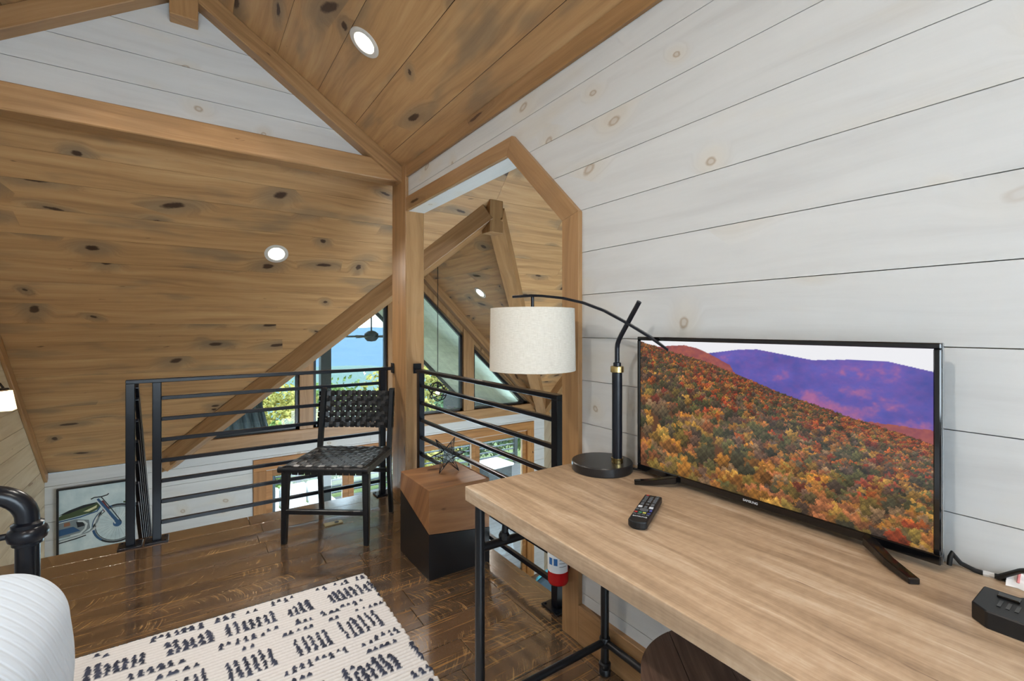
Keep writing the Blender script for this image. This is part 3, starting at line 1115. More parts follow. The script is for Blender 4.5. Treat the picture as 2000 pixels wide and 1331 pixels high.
# seat weave
ncs, nrs = 12, 10
sx0, sx1, sy0, sy1, sz = -hw + .012, hw - .012, -hd - .015, hd - .012, 0.447
cw, rw = (sx1 - sx0) / ncs, (sy1 - sy0) / nrs


def seat_z(u_, v_):
    return sz - 0.014 * (1 - (2 * u_ - 1) ** 2) * (1 - (2 * v_ - 1) ** 2)


for i in range(ncs):
    xcen = sx0 + (i + .5) * cw
    pts = [(xcen, sy0 - .006, sz - .045), (xcen, sy0 - .008, sz - .02), (xcen, sy0, sz - .003)]
    for j in range(nrs):
        f = (j + .5) / nrs
        pts.append((xcen, sy0 + (j + .5) * rw, seat_z((i + .5) / ncs, f) + (0.0032 if (i + j) % 2 else -0.0032)))
    pts += [(xcen, sy1, sz - .003), (xcen, sy1 + .012, sz - .03)]
    strap(chair, pts, (1, 0, 0), (0, 0, 1), cw * 0.93)
for j in range(nrs):
    ycen = sy0 + (j + .5) * rw
    pts = [(sx0 - .028, ycen, sz - .035), (sx0 - .026, ycen, sz - .008), (sx0 - .008, ycen, sz - .001)]
    for i in range(ncs):
        pts.append((sx0 + (i + .5) * cw, ycen, seat_z((i + .5) / ncs, (j + .5) / nrs) + (-0.0032 if (i + j) % 2 else 0.0032)))
    pts += [(sx1 + .008, ycen, sz - .001), (sx1 + .026, ycen, sz - .008), (sx1 + .028, ycen, sz - .035)]
    strap(chair, pts, (0, 1, 0), (0, 0, 1), rw * 0.95)
# back weave (plane tilted with the posts, bowed to the rear)
bz0, bz1 = 0.565, 0.805
nbc, nbr = 13, 7
cw2, rw2 = (2 * hw - 0.01) / nbc, (bz1 - bz0) / nbr
tb = (V(0, hd + .045, 0.80) - V(0, hd - .012, 0.44)).normalized()
nb = V(1, 0, 0).cross(tb).normalized()


def bp(xv, zv, off=0.0):
    f = (zv - 0.44) / 0.36
    bow = 0.028 * (1 - (xv / hw) ** 2)
    return V(xv, hd - .012 + 0.057 * f + bow, zv) + nb * off


for i in range(nbc):
    xcen = -hw + .005 + (i + .5) * cw2
    pts = [bp(xcen, bz0 - .002, 0)]
    for j in range(nbr):
        pts.append(bp(xcen, bz0 + (j + .5) * rw2, 0.0035 if (i + j) % 2 else -0.0035))
    pts.append(bp(xcen, bz1 + .002, 0))
    strap(chair, pts, (1, 0, 0), nb, cw2 * 0.74)
for j in range(nbr):
    zcen = bz0 + (j + .5) * rw2
    pts = [bp(-hw - .022, zcen, 0.012), bp(-hw - .018, zcen, -0.022), bp(-hw + .016, zcen, -0.022)]
    for i in range(nbc):
        pts.append(bp(-hw + .005 + (i + .5) * cw2, zcen, -0.0035 if (i + j) % 2 else 0.0035))
    pts += [bp(hw - .016, zcen, -0.022), bp(hw + .018, zcen, -0.022), bp(hw + .022, zcen, 0.012)]
    strap(chair, pts, tb, nb, rw2 * 0.86)

# ================================================================== CUBE TABLE, STAR
cube = empty('cube_side_table', (1.12, 2.285, 0), 0, 'square side table of brown wood over a black metal base', 'side table')
x0, x1, y0, y1, H_ = 0.95 - 1.12, 1.295 - 1.12, 2.10 - 2.285, 2.475 - 2.285, 0.44
# black lower body: low at the front right, higher at the far left edge
zf, zl, zrr = 0.222, 0.335, 0.18
vs = [V(x0, y0, 0), V(x1, y0, 0), V(x1, y1, 0), V(x0, y1, 0), V(x0, y0, zf), V(x1, y0, zrr), V(x1, y1, 0.29), V(x0, y1, zl)]
MB().add(vs, [(3, 2, 1, 0), (4, 5, 6), (4, 6, 7), (0, 1, 5, 4), (1, 2, 6, 5), (2, 3, 7, 6), (3, 0, 4, 7)]).build('metal_base', 'black_satin', cube)
vs = [V(x0, y0, zf), V(x1, y0, zrr), V(x1, y1, 0.29), V(x0, y1, zl), V(x0, y0, H_), V(x1, y0, H_), V(x1, y1, H_), V(x0, y1, H_)]
g = 0.0012
MB().add([p_ + V(0, 0, g if i < 4 else 0) for i, p_ in enumerate(vs)], [(0, 2, 1), (0, 3, 2), (4, 5, 6, 7), (0, 1, 5, 4), (1, 2, 6, 5), (2, 3, 7, 6), (3, 0, 4, 7)]).build('wood_top', 'cube_wood', cube, bevel=0.002)

star = empty('wire_star', (1.165, 2.335, 0.441), 0.4, 'black wire star ornament standing on the cube side table', 'ornament')
ph = (1 + 5 ** .5) / 2
ico = [V(*p_).normalized() for p_ in [(-1, ph, 0), (1, ph, 0), (-1, -ph, 0), (1, -ph, 0), (0, -1, ph), (0, 1, ph), (0, -1, -ph), (0, 1, -ph), (ph, 0, -1), (ph, 0, 1), (-ph, 0, -1), (-ph, 0, 1)]]
# rotate so that three tips touch the table
fn = (ico[2] + ico[6] + ico[10]).normalized() if True else None
best = None
for a in range(12):
    for b in range(a + 1, 12):
        for c_ in range(b + 1, 12):
            if (ico[a] - ico[b]).length < 1.1 and (ico[b] - ico[c_]).length < 1.1 and (ico[a] - ico[c_]).length < 1.1:
                best = (a, b, c_)
fn = (ico[best[0]] + ico[best[1]] + ico[best[2]]).normalized()
q = fn.rotation_difference(V(0, 0, -1))
ico = [q @ p_ for p_ in ico]
tip = 0.108
low = -min(p_.z for p_ in ico) * tip
for i, p_ in enumerate(ico):
    nb_ = [j for j in range(12) if j != i and (ico[j] - p_).length < 1.1]
    mids = []
    for a in range(len(nb_)):
        for b in range(a + 1, len(nb_)):
            if (ico[nb_[a]] - ico[nb_[b]]).length < 1.1:
                mids.append((p_ + ico[nb_[a]] + ico[nb_[b]]).normalized() * 0.040)
    m = MB()
    c0 = V(0, 0, low + 0.001)
    for md in mids:
        m.tube([c0 + md, c0 + p_ * tip], 0.0016, 5)
    m.tube([c0 + md for md in sorted(mids, key=lambda v_: math.atan2((v_ - p_ * v_.dot(p_)).dot(p_.orthogonal().normalized()), (v_ - p_ * v_.dot(p_)).dot(p_.cross(p_.orthogonal()).normalized())))], 0.0014, 5, closed=True)
    m.build('spike', 'black_metal', star)

# ================================================================== DESK
desk = empty('desk', (0.967, 0.54, 0), 0, 'long desk with pale oak top on black pipe legs along the white wall', 'desk')
# top: local x along world y so that the grain runs along the desk
MB().box((-0.69, -0.294, 0.718), (0.69, 0.294, 0.76)).build('desk_top', 'desk_oak', desk, matrix=frame((0, 0, 0), (0, 1, 0), (-1, 0, 0)), bevel=0.002, bseg=2)
pr = 0.0145
LX0, LX1, LY1, LY0 = 0.698 - 0.967, 1.213 - 0.967, 1.185 - 0.54, -0.10 - 0.54
for lx in (LX0, LX1):
    for ly in (LY0, LY1):
        o = MB().tube([(lx, ly, 0.012), (lx, ly, 0.718)], pr, 16).build('leg', 'black_pipe', desk, smooth=True)
        MB().lathe([(0.017, 0.0), (0.021, 0.003), (0.021, 0.018), (0.0185, 0.022), (0.021, 0.026), (0.021, 0.040), (0.0165, 0.045)], 16, (lx, ly, 0)).build('foot', 'black_pipe', o, smooth=True)
for ly in (LY0, LY1):
    MB().tube([(LX0, ly, 0.585), (LX1, ly, 0.585)], 0.0125, 12).build('upper_stretcher', 'black_pipe', desk, smooth=True)
    MB().tube([(LX0, ly, 0.115), (LX1, ly, 0.115)], 0.0125, 12).build('lower_stretcher', 'black_pipe', desk, smooth=True)
    b = MB().tube([(LX0 + .085, ly, 0.59), (LX0 + .10, ly, 0.718)], 0.0105, 10).build('brace', 'black_pipe', desk, smooth=True)
    MB().lathe([(0.016, 0), (0.017, 0.012), (0.013, 0.02)], 12, (LX0 + .085, ly, 0.592)).build('collar', 'black_pipe', b)
    for lx in (LX0, LX1):
        MB().lathe([(0.0165, -0.018), (0.0195, -0.014), (0.0195, 0.014), (0.0165, 0.018)], 16, (lx, ly, 0.115)).build('joint', 'black_pipe', desk, smooth=True)
MB().tube([(LX1, LY0, 0.115), (LX1, LY1, 0.115)], 0.0125, 12).build('back_stretcher', 'black_pipe', desk, smooth=True)

# round stool below the desk
stool = empty('round_stool', (0.985, 0.555, 0), 0, 'round dark wood stool tucked under the desk', 'stool')
for i in range(4):
    a0, a1 = -0.212 + i * 0.106, -0.212 + (i + 1) * 0.106
    pts = []
    for k_ in range(13):
        yv = a0 + .0008 + (a1 - a0 - .0016) * k_ / 12
        pts.append((math.sqrt(max(0, 0.212 ** 2 - yv * yv)), yv))
    poly = pts + [(-p_[0], p_[1]) for p_ in reversed(pts)]
    poly = [p_ for i_, p_ in enumerate(poly) if i_ == 0 or (abs(p_[0] - poly[i_ - 1][0]) + abs(p_[1] - poly[i_ - 1][1])) > 1e-5]
    MB().prism(poly, 0.418, 0.45).build('seat_plank', 'stool_wood', stool, matrix=Matrix.Rotation(math.radians(52), 4, 'Z'))
MB().lathe([(0.16, 0.405), (0.165, 0.418)], 32).build('seat_ring', 'black_pipe', stool)
for k_ in range(4):
    a = math.radians(45 + 90 * k_)
    MB().tube([(0.19 * math.cos(a), 0.19 * math.sin(a), 0.0), (0.14 * math.cos(a), 0.14 * math.sin(a), 0.41)], 0.011, 10).build('leg', 'black_pipe', stool, smooth=True)
MB().tube([(0.172 * math.cos(2 * math.pi * k_ / 28), 0.172 * math.sin(2 * math.pi * k_ / 28), 0.15) for k_ in range(28)], 0.007, 8, closed=True).build('foot_ring', 'black_pipe', stool, smooth=True)

# ================================================================== TELEVISION
def autumn_picture(Wd, Hd):
    rng = np.random.RandomState(3)
    U, Vv = np.meshgrid((np.arange(Wd) + .5) / Wd, (np.arange(Hd) + .5) / Hd)   # Vv: 0 bottom
    img = np.zeros((Hd, Wd, 3))
    img[:] = (246, 246, 250)

    def fbm(sx, sy, oct_=4, seed=0):
        r_ = np.random.RandomState(seed)
        out = np.zeros((Hd, Wd))
        amp = 1.0
        for o_ in range(oct_):
            gw, gh = max(2, int(sx * 2 ** o_)), max(2, int(sy * 2 ** o_))
            G = r_.rand(gh + 2, gw + 2)
            fx, fy = U * gw, Vv * gh
            ix, iy = fx.astype(int), fy.astype(int)
            tx, ty = fx - ix, fy - iy
            tx, ty = tx * tx * (3 - 2 * tx), ty * ty * (3 - 2 * ty)
            out += amp * ((G[iy, ix] * (1 - tx) + G[iy, ix + 1] * tx) * (1 - ty) + (G[iy + 1, ix] * (1 - tx) + G[iy + 1, ix + 1] * tx) * ty)
            amp *= 0.55
        return out / 2.1

    far = np.interp(U, [0, .3, .36, .45, .52, .6, .7, .8, .9, 1.0], [.90, .915, .93, .955, .962, .94, .912, .925, .925, .885])
    n1, n2 = fbm(10, 10, 5, 1), fbm(60, 40, 3, 2)
    mk = Vv < far
    blue = np.stack([50 + 60 * n1 + 40 * n2, 66 + 36 * n1, 148 + 50 * n1 - 6 * n2], -1)
    pink = np.stack([150 + 50 * n2, 84 + 30 * n2, 130 + 20 * n1], -1)
    fmix = np.clip((n1 - .55) * 4 + (.74 - Vv) * 3.4 + (n2 - .5) * 1.2, 0, 1)[..., None] * .8
    img[mk] = (blue * (1 - fmix) + pink * fmix)[mk]
    mid = np.interp(U, [0, .08, .16, .22, .28, .34, .42, .5], [.965, .95, .965, .972, .955, .915, .85, .6]) + .006 * (n2 - .5)
    mk2 = Vv < mid
    red = np.stack([128 + 60 * n2, 62 + 40 * n2, 70 + 20 * n1], -1)
    img[mk2] = red[mk2]
    near = lambda u_: np.interp(u_, [0, .06, .13, .3, .45, .6, .8, 1.0], [.985, .965, .93, .87, .79, .70, .61, .53])
    mk3 = Vv < near(U)
    img[mk3] = (92, 58, 36)
    # tree crowns from back to front
    pal_far = np.array([(196, 98, 42), (176, 72, 40), (150, 66, 48), (160, 110, 52), (120, 84, 60), (188, 116, 60), (98, 84, 52)])
    pal_near = np.array([(200, 132, 50), (178, 116, 54), (146, 120, 56), (178, 108, 66), (196, 146, 66), (150, 116, 82)])
    pal_dark = np.array([(86, 84, 50), (96, 78, 66), (72, 70, 50), (112, 96, 70), (104, 100, 58), (118, 88, 70)])
    clump = fbm(7, 5, 3, 9)
    trees = []
    for _ in range(13000):
        u_ = rng.rand() * 1.04 - .02
        v_ = rng.rand() * (near(u_) + .03) - .03
        if rng.rand() < min(1, (.0135 / (0.009 + 0.066 * min(1, max(0, near(u_) - v_) / .72))) ** 2):
            trees.append((v_, u_))
    trees.sort(reverse=True)
    asp = Wd / Hd
    for v_, u_ in trees:
        dpt = (near(u_) - v_)
        r_ = 0.009 + 0.066 * min(1, dpt / .72) * rng.uniform(.65, 1.25)
        fnear = min(1, max(0, dpt / .55 + rng.uniform(-.2, .2)))
        # clumps of dark and of green
        c_ = pal_near[rng.randint(len(pal_near))] if rng.rand() < fnear else pal_far[rng.randint(len(pal_far))]
        if rng.rand() < np.clip((clump[min(Hd - 1, max(0, int(v_ * Hd))), min(Wd - 1, max(0, int(u_ * Wd)))] - .36) * 3.2, .10, .85) * min(1, .35 + fnear):
            c_ = pal_dark[rng.randint(len(pal_dark))]
        c_ = c_ * rng.uniform(.68, 1.12)
        xa, xb = int((u_ - r_ / asp * 1.1) * Wd), int((u_ + r_ / asp * 1.1) * Wd) + 1
        ya, yb_ = int((v_ - r_ * 1.1) * Hd), int((v_ + r_ * 1.2) * Hd) + 1
        xa, xb, ya, yb_ = max(0, xa), min(Wd, xb), max(0, ya), min(Hd, yb_)
        if xb <= xa or yb_ <= ya:
            continue
        uu, vv = U[ya:yb_, xa:xb], Vv[ya:yb_, xa:xb]
        dx, dy = (uu - u_) * asp / r_, (vv - v_) / r_
        jit = rng.rand(*dx.shape)
        ang = np.arctan2(dy, dx)
        rad = 0.88 + .14 * np.sin(ang * 5 + u_ * 90) + .10 * np.sin(ang * 9 + v_ * 120)
        dd_ = np.sqrt(dx * dx + dy * dy)
        m_ = dd_ < rad * (0.85 + .2 * jit)
        lum = .62 + .46 * np.clip(dy * .7 + dx * -.25 + .2, -1, 1) + .20 * (jit - .5)
        lump = .16 * np.sin(dx * 7 + u_ * 50) * np.sin(dy * 7 + v_ * 70) + .10 * np.sin(dx * 17 + u_ * 90) * np.sin(dy * 15 + v_ * 30)
        px = c_[None, None, :] * (lum + lump)[..., None]
        sub = img[ya:yb_, xa:xb]
        sub[m_] = px[m_]
    img = np.clip(img, 0, 255) / 255.0
    return np.where(img <= 0.04045, img / 12.92, ((img + .055) / 1.055) ** 2.4)


def picture_grid(name, img, width, height, mat, parent, M):
    """flat quad mesh carrying the picture as a colour attribute (local x right, y up)"""
    Hd, Wd, _ = img.shape
    xs = np.linspace(-width / 2, width / 2, Wd)
    ys = np.linspace(-height / 2, height / 2, Hd)
    X, Yg = np.meshgrid(xs, ys)
    co = np.stack([X, Yg, np.zeros_like(X)], -1).reshape(-1, 3)
    idx = np.arange(Wd * Hd).reshape(Hd, Wd)
    f = np.stack([idx[:-1, :-1], idx[:-1, 1:], idx[1:, 1:], idx[1:, :-1]], -1).reshape(-1, 4)
    return grid_obj(name, co, f, img.reshape(-1, 3), mat, parent, M)


def grid_obj(name, co, f, colr, mat, parent, M=None, smooth=False, **kw):
    me = bpy.data.meshes.new(name)
    me.vertices.add(len(co))
    me.vertices.foreach_set('co', np.asarray(co, dtype=np.float32).ravel())
    me.loops.add(f.size)
    me.loops.foreach_set('vertex_index', f.ravel().astype(np.int32))
    me.polygons.add(len(f))
    me.polygons.foreach_set('loop_start', np.arange(0, f.size, 4, dtype=np.int32))
    me.update(calc_edges=True)
    if colr is not None:
        at = me.color_attributes.new('Col', 'FLOAT_COLOR', 'POINT')
        at.data.foreach_set('color', np.concatenate([colr, np.ones((len(co), 1))], 1).astype(np.float32).ravel())
    me.materials.append(MATS[mat])
    if smooth:
        me.shade_smooth()
    o = bpy.data.objects.new(name, me)
    if M is not None:
        o.matrix_local = M
    return link(o, parent, **kw)


tv = empty('television', (1.19, 0.645, 0.76), 0, 'flat black television showing autumn mountains on the desk', 'television')
# local frame: x to the viewer's right (-y world), y up, z towards the room (-x)
MT = frame((0, 0, 0.23), (0, -1, 0), (0, 0, 1))
hwT, hhT = 0.371, 0.2145
bz = 0.0115
for lo, hi in (((-hwT, hhT - bz, -0.02), (hwT, hhT, 0.004)), ((-hwT, -hhT, -0.02), (hwT, -hhT + 0.019, 0.004)),
               ((-hwT, -hhT + .019, -0.02), (-hwT + bz, hhT - bz, 0.004)), ((hwT - bz, -hhT + .019, -0.02), (hwT, hhT - bz, 0.004))):
    MB().box(lo, hi).build('bezel', 'black_gloss', tv, matrix=MT, bevel=0.002)
MB().box((-hwT + .002, -hhT + .002, -0.024), (hwT - .002, hhT - .002, -0.012)).build('back_panel', 'black_plastic', tv, matrix=MT)
MB().box((-0.22, -0.18, -0.058), (0.22, 0.10, -0.024)).build('rear_housing', 'black_plastic', tv, matrix=MT, bevel=0.01)
MB().box((hwT - .0015, -hhT, -0.013), (hwT + .0008, hhT, -0.005)).build('edge_strip', 'silver', tv, matrix=MT)
pic = autumn_picture(520, 296)
sw, sh = 2 * hwT - 2 * bz, 2 * hhT - bz - 0.019
picture_grid('screen', pic, sw, sh, 'screen_picture', tv, MT @ Matrix.Translation((0, (0.019 - bz) / 2, -0.0005)))
text_mesh('lettering', 'SAMSUNG', 0.0085, 'print_white', tv, MT @ Matrix.Translation((0, -hhT + 0.0095, 0.0042)))
for s, p_ in ((-1, (-0.085, 0.312)), (1, (-0.092, -0.355))):
    # each foot: an angled bar from the underside out to the front, one to the rear
    a = V(0.0, p_[1] * 0.72, 0.012)
    f_ = V(p_[0], p_[1], 0.0)
    pts = [V(0.012, a.y, 0.026), V(-0.008, a.y, 0.022), V(f_.x * .6, (a.y + f_.y) / 2, 0.012), V(f_.x, f_.y, 0.006)]
    m = MB()
    dirv = (f_ - a).normalized()
    sd = V(-dirv.y, dirv.x, 0).normalized()
    vs, fs = [], []
    for i, q_ in enumerate(pts):
        hh_ = (0.010, 0.010, 0.008, 0.006)[i]
        ww = (0.012, 0.012, 0.010, 0.010)[i]
        vs += [q_ - sd * ww - V(0, 0, hh_), q_ + sd * ww - V(0, 0, hh_), q_ + sd * ww + V(0, 0, hh_), q_ - sd * ww + V(0, 0, hh_)]
    for i in range(3):
        for k_ in range(4):
            l = (k_ + 1) % 4
            fs.append((4 * i + k_, 4 * i + l, 4 * i + 4 + l, 4 * i + 4 + k_))
    fs += [(3, 2, 1, 0), (12, 13, 14, 15)]
    m.add(vs, fs).build('foot', 'black_gloss', tv, bevel=0.002)
    MB().tube([(0.01, a.y, 0.014), (0.055, a.y + s * -0.03, 0.006)], 0.006, 8).build('rear_foot', 'black_plastic', tv)

# ================================================================== ARC LAMP
lamp = empty('arc_lamp', (1.132, 1.119, 0.76), 0, 'black arc desk lamp with a cream drum shade', 'lamp')
o0 = V(1.132, 1.119, 0.76)
MB().lathe([(0.0985, 0.0), (0.1005, 0.003), (0.1005, 0.027), (0.098, 0.030), (0.0, 0.030)], 56).build('base', 'black_satin', lamp, smooth=True, angle=30)
pl_ = V(1.152, 1.070, 0.76) - o0
MB().lathe([(0.0165, 0.043), (0.0165, 0.330)], 24, pl_).build('pole', 'black_metal', lamp, smooth=True)
MB().lathe([(0.0185, 0.030), (0.0195, 0.033), (0.0185, 0.040), (0.0195, 0.043), (0.0195, 0.047)], 24, pl_).build('collar', 'brass', lamp, smooth=True, label='brass ring at the foot of the pole')
MB().lathe([(0.0185, 0.326), (0.0215, 0.328), (0.0215, 0.346), (0.0185, 0.348)], 24, pl_).build('collar', 'brass', lamp, smooth=True, label='brass ring at the top of the pole')
MB().lathe([(0.013, 0.348), (0.013, 0.358), (0.010, 0.360)], 20, pl_).build('neck', 'black_metal', lamp, smooth=True)
pts = [pl_ + V(0, 0, .35), pl_ + V(0, 0, .405), pl_ + V(0, -.002, .420), pl_ + V(0, -.008, .434), pl_ + V(0, -.018, .450), pl_ + V(0, -.092, .555)]
MB().tube(pts, 0.0078, 14).build('upper_pole', 'black_metal', lamp, smooth=True)
arm = [(1.195, 0.90, 1.165), (1.175, 0.959, 1.207), (1.15, 1.031, 1.251), (1.125, 1.102, 1.290), (1.1, 1.173, 1.318), (1.073, 1.248, 1.337), (1.045, 1.328, 1.348), (1.030, 1.37, 1.351), (1.001, 1.451, 1.350)]
arm = [V(*p_) - o0 for p_ in arm]
am = MB()
vs, fs = [], []
for i, p_ in enumerate(arm):
    sd = V(0.943, 0.333, 0)
    upv = V(0, 0, 1)
    w_, h_ = 0.009, 0.0045
    vs += [p_ - sd * w_ - upv * h_, p_ + sd * w_ - upv * h_, p_ + sd * w_ + upv * h_, p_ - sd * w_ + upv * h_]
for i in range(len(arm) - 1):
    for k_ in range(4):
        l = (k_ + 1) % 4
        fs.append((4 * i + k_, 4 * i + l, 4 * i + 4 + l, 4 * i + 4 + k_))
fs += [(3, 2, 1, 0), tuple(4 * (len(arm) - 1) + k_ for k_ in range(4))]
am.add(vs, fs).build('arm', 'black_metal', lamp, bevel=0.001)
sc_ = V(1.030, 1.37, 0) - V(o0.x, o0.y, 0)
MB().tube([sc_ + V(0, 0, 1.349 - .76), sc_ + V(0, 0, 1.20 - .76)], 0.006, 12).build('shade_stem', 'black_metal', lamp, smooth=True)
shade_o = sc_ + V(0, 0, 1.19 - .76)
m = MB()
m.lathe([(0.1545, 0.113), (0.1575, -0.111)], 72)
m.lathe([(0.1525, 0.112), (0.1555, -0.110)], 72)
bm_pts = []
sh_ = MB()
prof = [(0.1540, 0.1135), (0.1575, -0.1115), (0.1560, -0.1115), (0.1525, 0.1135), (0.1540, 0.1135)]
sh_.lathe(prof[:-1], 72)
# open tube: close top and bottom rims only
sh_.f = [f_ for f_ in sh_.f if len(f_) == 4]
sh_.mi = [0] * len(sh_.f)
n_ = 72
sh_.f += [(3 * n_ + k_, 3 * n_ + (k_ + 1) % n_, (k_ + 1) % n_, k_) for k_ in range(n_)]
sh_.mi += [0] * n_
sh_.build('shade', 'linen', lamp, matrix=Matrix.Translation(shade_o), smooth=True)
for k_ in range(3):
    a = 2 * math.pi * k_ / 3
    MB().tube([shade_o + V(0, 0, 0.09), shade_o + V(0.153 * math.cos(a), 0.153 * math.sin(a), 0.105)], 0.0018, 6).build('spider_wire', 'black_metal', lamp)
MB().lathe([(0.0, -0.045), (0.022, -0.035), (0.03, -0.01), (0.024, 0.02), (0.013, 0.04), (0.013, 0.075)], 20, shade_o).build('bulb', 'white_trim', lamp, smooth=True)
MB().tube([V(0.07, -0.072, 0.008), V(0.09, -0.10, 0.005), V(0.095, -0.15, 0.005), V(0.10, -0.25, 0.005)], 0.0035, 8).build('cord', 'black_plastic', lamp, smooth=True)

# ================================================================== REMOTE, POWER STRIP, CORDS, PAPER
rem = empty('remote_control', (0.946, 0.782, 0.76), math.atan2(0.088, 0.17), 'small black remote control lying on the desk before the television', 'remote')
ptsR = []
for k_ in range(9):
    a = math.pi / 2 + math.pi * k_ / 8
    ptsR.append((-0.088 + 0.012 * math.cos(a), 0.0225 * math.sin(a)))
poly = ptsR + [(0.094, -0.0225), (0.094, 0.0225)]
MB().prism(poly, 0.003, 0.020).build('body', 'black_plastic', rem, bevel=0.003, bseg=2)
MB().prism([(p_[0] * .93 - .002, p_[1] * .8) for p_ in poly], 0.0, 0.003).build('underside', 'black_plastic', rem)
tz = 0.0200
cols3 = (-0.013, 0.0, 0.013)


def btn(xv, yv, sx_, sy_, mat_, h_=0.0014):
    MB().box((xv - sx_ / 2, yv - sy_ / 2, tz), (xv + sx_ / 2, yv + sy_ / 2, tz + h_)).build('button', mat_, rem, bevel=0.0005)


btn(0.086, 0.013, 0.006, 0.007, 'button_red')
btn(0.086, -0.013, 0.006, 0.007, 'button_grey')
for r_ in range(4):
    for c_ in cols3:
        btn(0.074 - r_ * 0.0115, c_, 0.0065, 0.0085, 'button_grey')
btn(0.020, 0.013, 0.017, 0.008, 'button_grey')
btn(0.020, -0.013, 0.017, 0.008, 'button_grey')
btn(0.020, 0.0, 0.008, 0.008, 'button_grey')
btn(-0.001, 0.0135, 0.011, 0.010, 'button_white')
btn(-0.001, -0.0135, 0.011, 0.010, 'button_white')
btn(-0.001, 0.0, 0.010, 0.008, 'button_grey')
MB().lathe([(0.0105, tz), (0.0105, tz + .0014), (0.006, tz + .0014)], 20, (-0.021, 0, 0)).build('button', 'button_grey', rem)
btn(-0.021, 0.0165, 0.010, 0.006, 'button_grey')
btn(-0.021, -0.0165, 0.010, 0.006, 'button_blue')
for c_, mt in zip((0.0155, 0.0052, -0.0052, -0.0155), ('button_red', 'button_green', 'button_yellow', 'button_blue')):
    btn(-0.040, c_, 0.006, 0.0075, mt)
for c_ in (0.0155, 0.0052, -0.0052, -0.0155):
    btn(-0.052, c_, 0.005, 0.0075, 'button_grey')
text_mesh('lettering', 'SAMSUNG', 0.0075, 'print_white', rem, Matrix.Translation((-0.066, 0, tz + .0003)) @ Matrix.Rotation(-math.pi / 2, 4, 'Z'), 0.0002)

ps = empty('power_strip', (1.085, 0.05, 0.76), 0, 'black power strip with USB slots at the right end of the desk', 'power strip')
MB().prism([(-0.053, 0.135), (-0.035, 0.155), (0.045, 0.155), (0.045, -0.13), (-0.053, -0.13)], 0.0, 0.028).build('body', 'black_plastic', ps, bevel=0.002)
for k_ in range(3):
    MB().box((-0.022, 0.104 + k_ * 0.010, 0.0270), (0.004, 0.1085 + k_ * 0.010, 0.0290)).build('slot', 'black_gloss', ps)
MB().box((0.014, 0.108, 0.0275), (0.030, 0.134, 0.032)).build('switch', 'black_gloss', ps, bevel=0.001)
for k_, yv in enumerate((0.05, -0.02)):
    plg = MB().box((-0.022, yv - 0.016, 0.028), (0.022, yv + 0.016, 0.052)).build('outlet_block', 'black_plastic', ps, bevel=0.004)

pc = empty('plug_cord', (1.09, 0.080, 0.788), 0, 'black cord arching from a plug on the power strip', 'cord')
MB().box((-0.018, -0.013, 0.025), (0.018, 0.013, 0.05)).build('plug', 'black_plastic', pc, bevel=0.004)
crv = [(0.0, 0, 0.045), (0.02, 0.012, 0.054), (0.06, 0.035, 0.050), (0.10, 0.065, 0.034), (0.135, 0.095, 0.010), (0.150, 0.115, -0.010), (0.155, 0.128, -0.022)]
MB().tube(crv, 0.0045, 8).build('cable', 'black_plastic', pc, smooth=True)
tc = empty('black_cord', (1.235, 0.268, 0.76), 0, 'folded black cord lying behind the lower right corner of the television', 'cord')
MB().tube([(-0.004, 0.004, 0.006), (-0.002, 0.003, 0.022), (0.002, 0.001, 0.030), (0.007, -0.002, 0.022), (0.009, -0.010, 0.012), (0.012, -0.030, 0.005), (0.015, -0.040, 0.004)], 0.0042, 8).build('cable', 'black_plastic', tc, smooth=True)
MB().tube([(0.015, -0.040, 0.004), (0.018, -0.055, 0.004)], 0.0055, 8).build('connector', 'clear_plastic', tc, smooth=True)
MB().tube([(0.018, -0.055, 0.0045), (0.021, -0.080, 0.006), (0.018, -0.12, 0.005)], 0.0045, 8).build('cable', 'black_plastic', tc, smooth=True)

pap = empty('paper_packet', (1.232, 0.150, 0.76), 0, 'crumpled white and red paper packet against the wall at far right of the desk', 'packet')
rows = []
for i in range(9):
    rr = []
    for j in range(7):
        f, g_ = i / 8, j / 6
        rr.append(V(0.020 - 0.020 * g_ + 0.004 * math.sin(i * 2.1), 0.045 - 0.12 * f, 0.001 + 0.024 * (1 - g_) ** 0.6 * (0.75 + 0.25 * math.sin(i * 1.9))))
    rows.append(rr)
MB().grid(rows).build('wrapper', 'paper_white', pap, smooth=True)
for i in (1, 3, 5, 7):
    pts = [p_ + V(-.001, 0, .0012) for p_ in rows[i][0:6]]
    MB().tube(pts, 0.0022, 5).build('red_stripe', 'paper_red', pap)
coil = empty('coiled_cord', (1.14, 0.16, 0.76), 0, 'dark looped cord lying behind the power strip', 'cord')
MB().tube([(0.035 * math.cos(a) , -0.01 + 0.022 * math.sin(a), 0.006 + 0.004 * math.sin(a * 2)) for a in [2 * math.pi * k_ / 20 for k_ in range(20)]], 0.004, 8, closed=True).build('cable', 'black_plastic', coil, smooth=True)

# ================================================================== FIRE EXTINGUISHER
fx = empty('fire_extinguisher', (1.198, 1.425, 0.222), 0, 'red fire extinguisher hung on the opening casing under the desk edge', 'fire extinguisher')
MB().lathe([(0.030, 0.0), (0.038, 0.004), (0.041, 0.012), (0.041, 0.245), (0.036, 0.275), (0.020, 0.295), (0.014, 0.30), (0.014, 0.315)], 32).build('cylinder', 'red_paint', fx, smooth=True, angle=60)


def wrap(z0, z1, a0, a1, r_, mat_, name='label'):
    rows_ = []
    for zv in (z0, z1):
        rows_.append([V(r_ * math.cos(a0 + (a1 - a0) * k_ / 16), r_ * math.sin(a0 + (a1 - a0) * k_ / 16), zv) for k_ in range(17)])
    return MB().grid(rows_).build(name, mat_, fx, smooth=True)


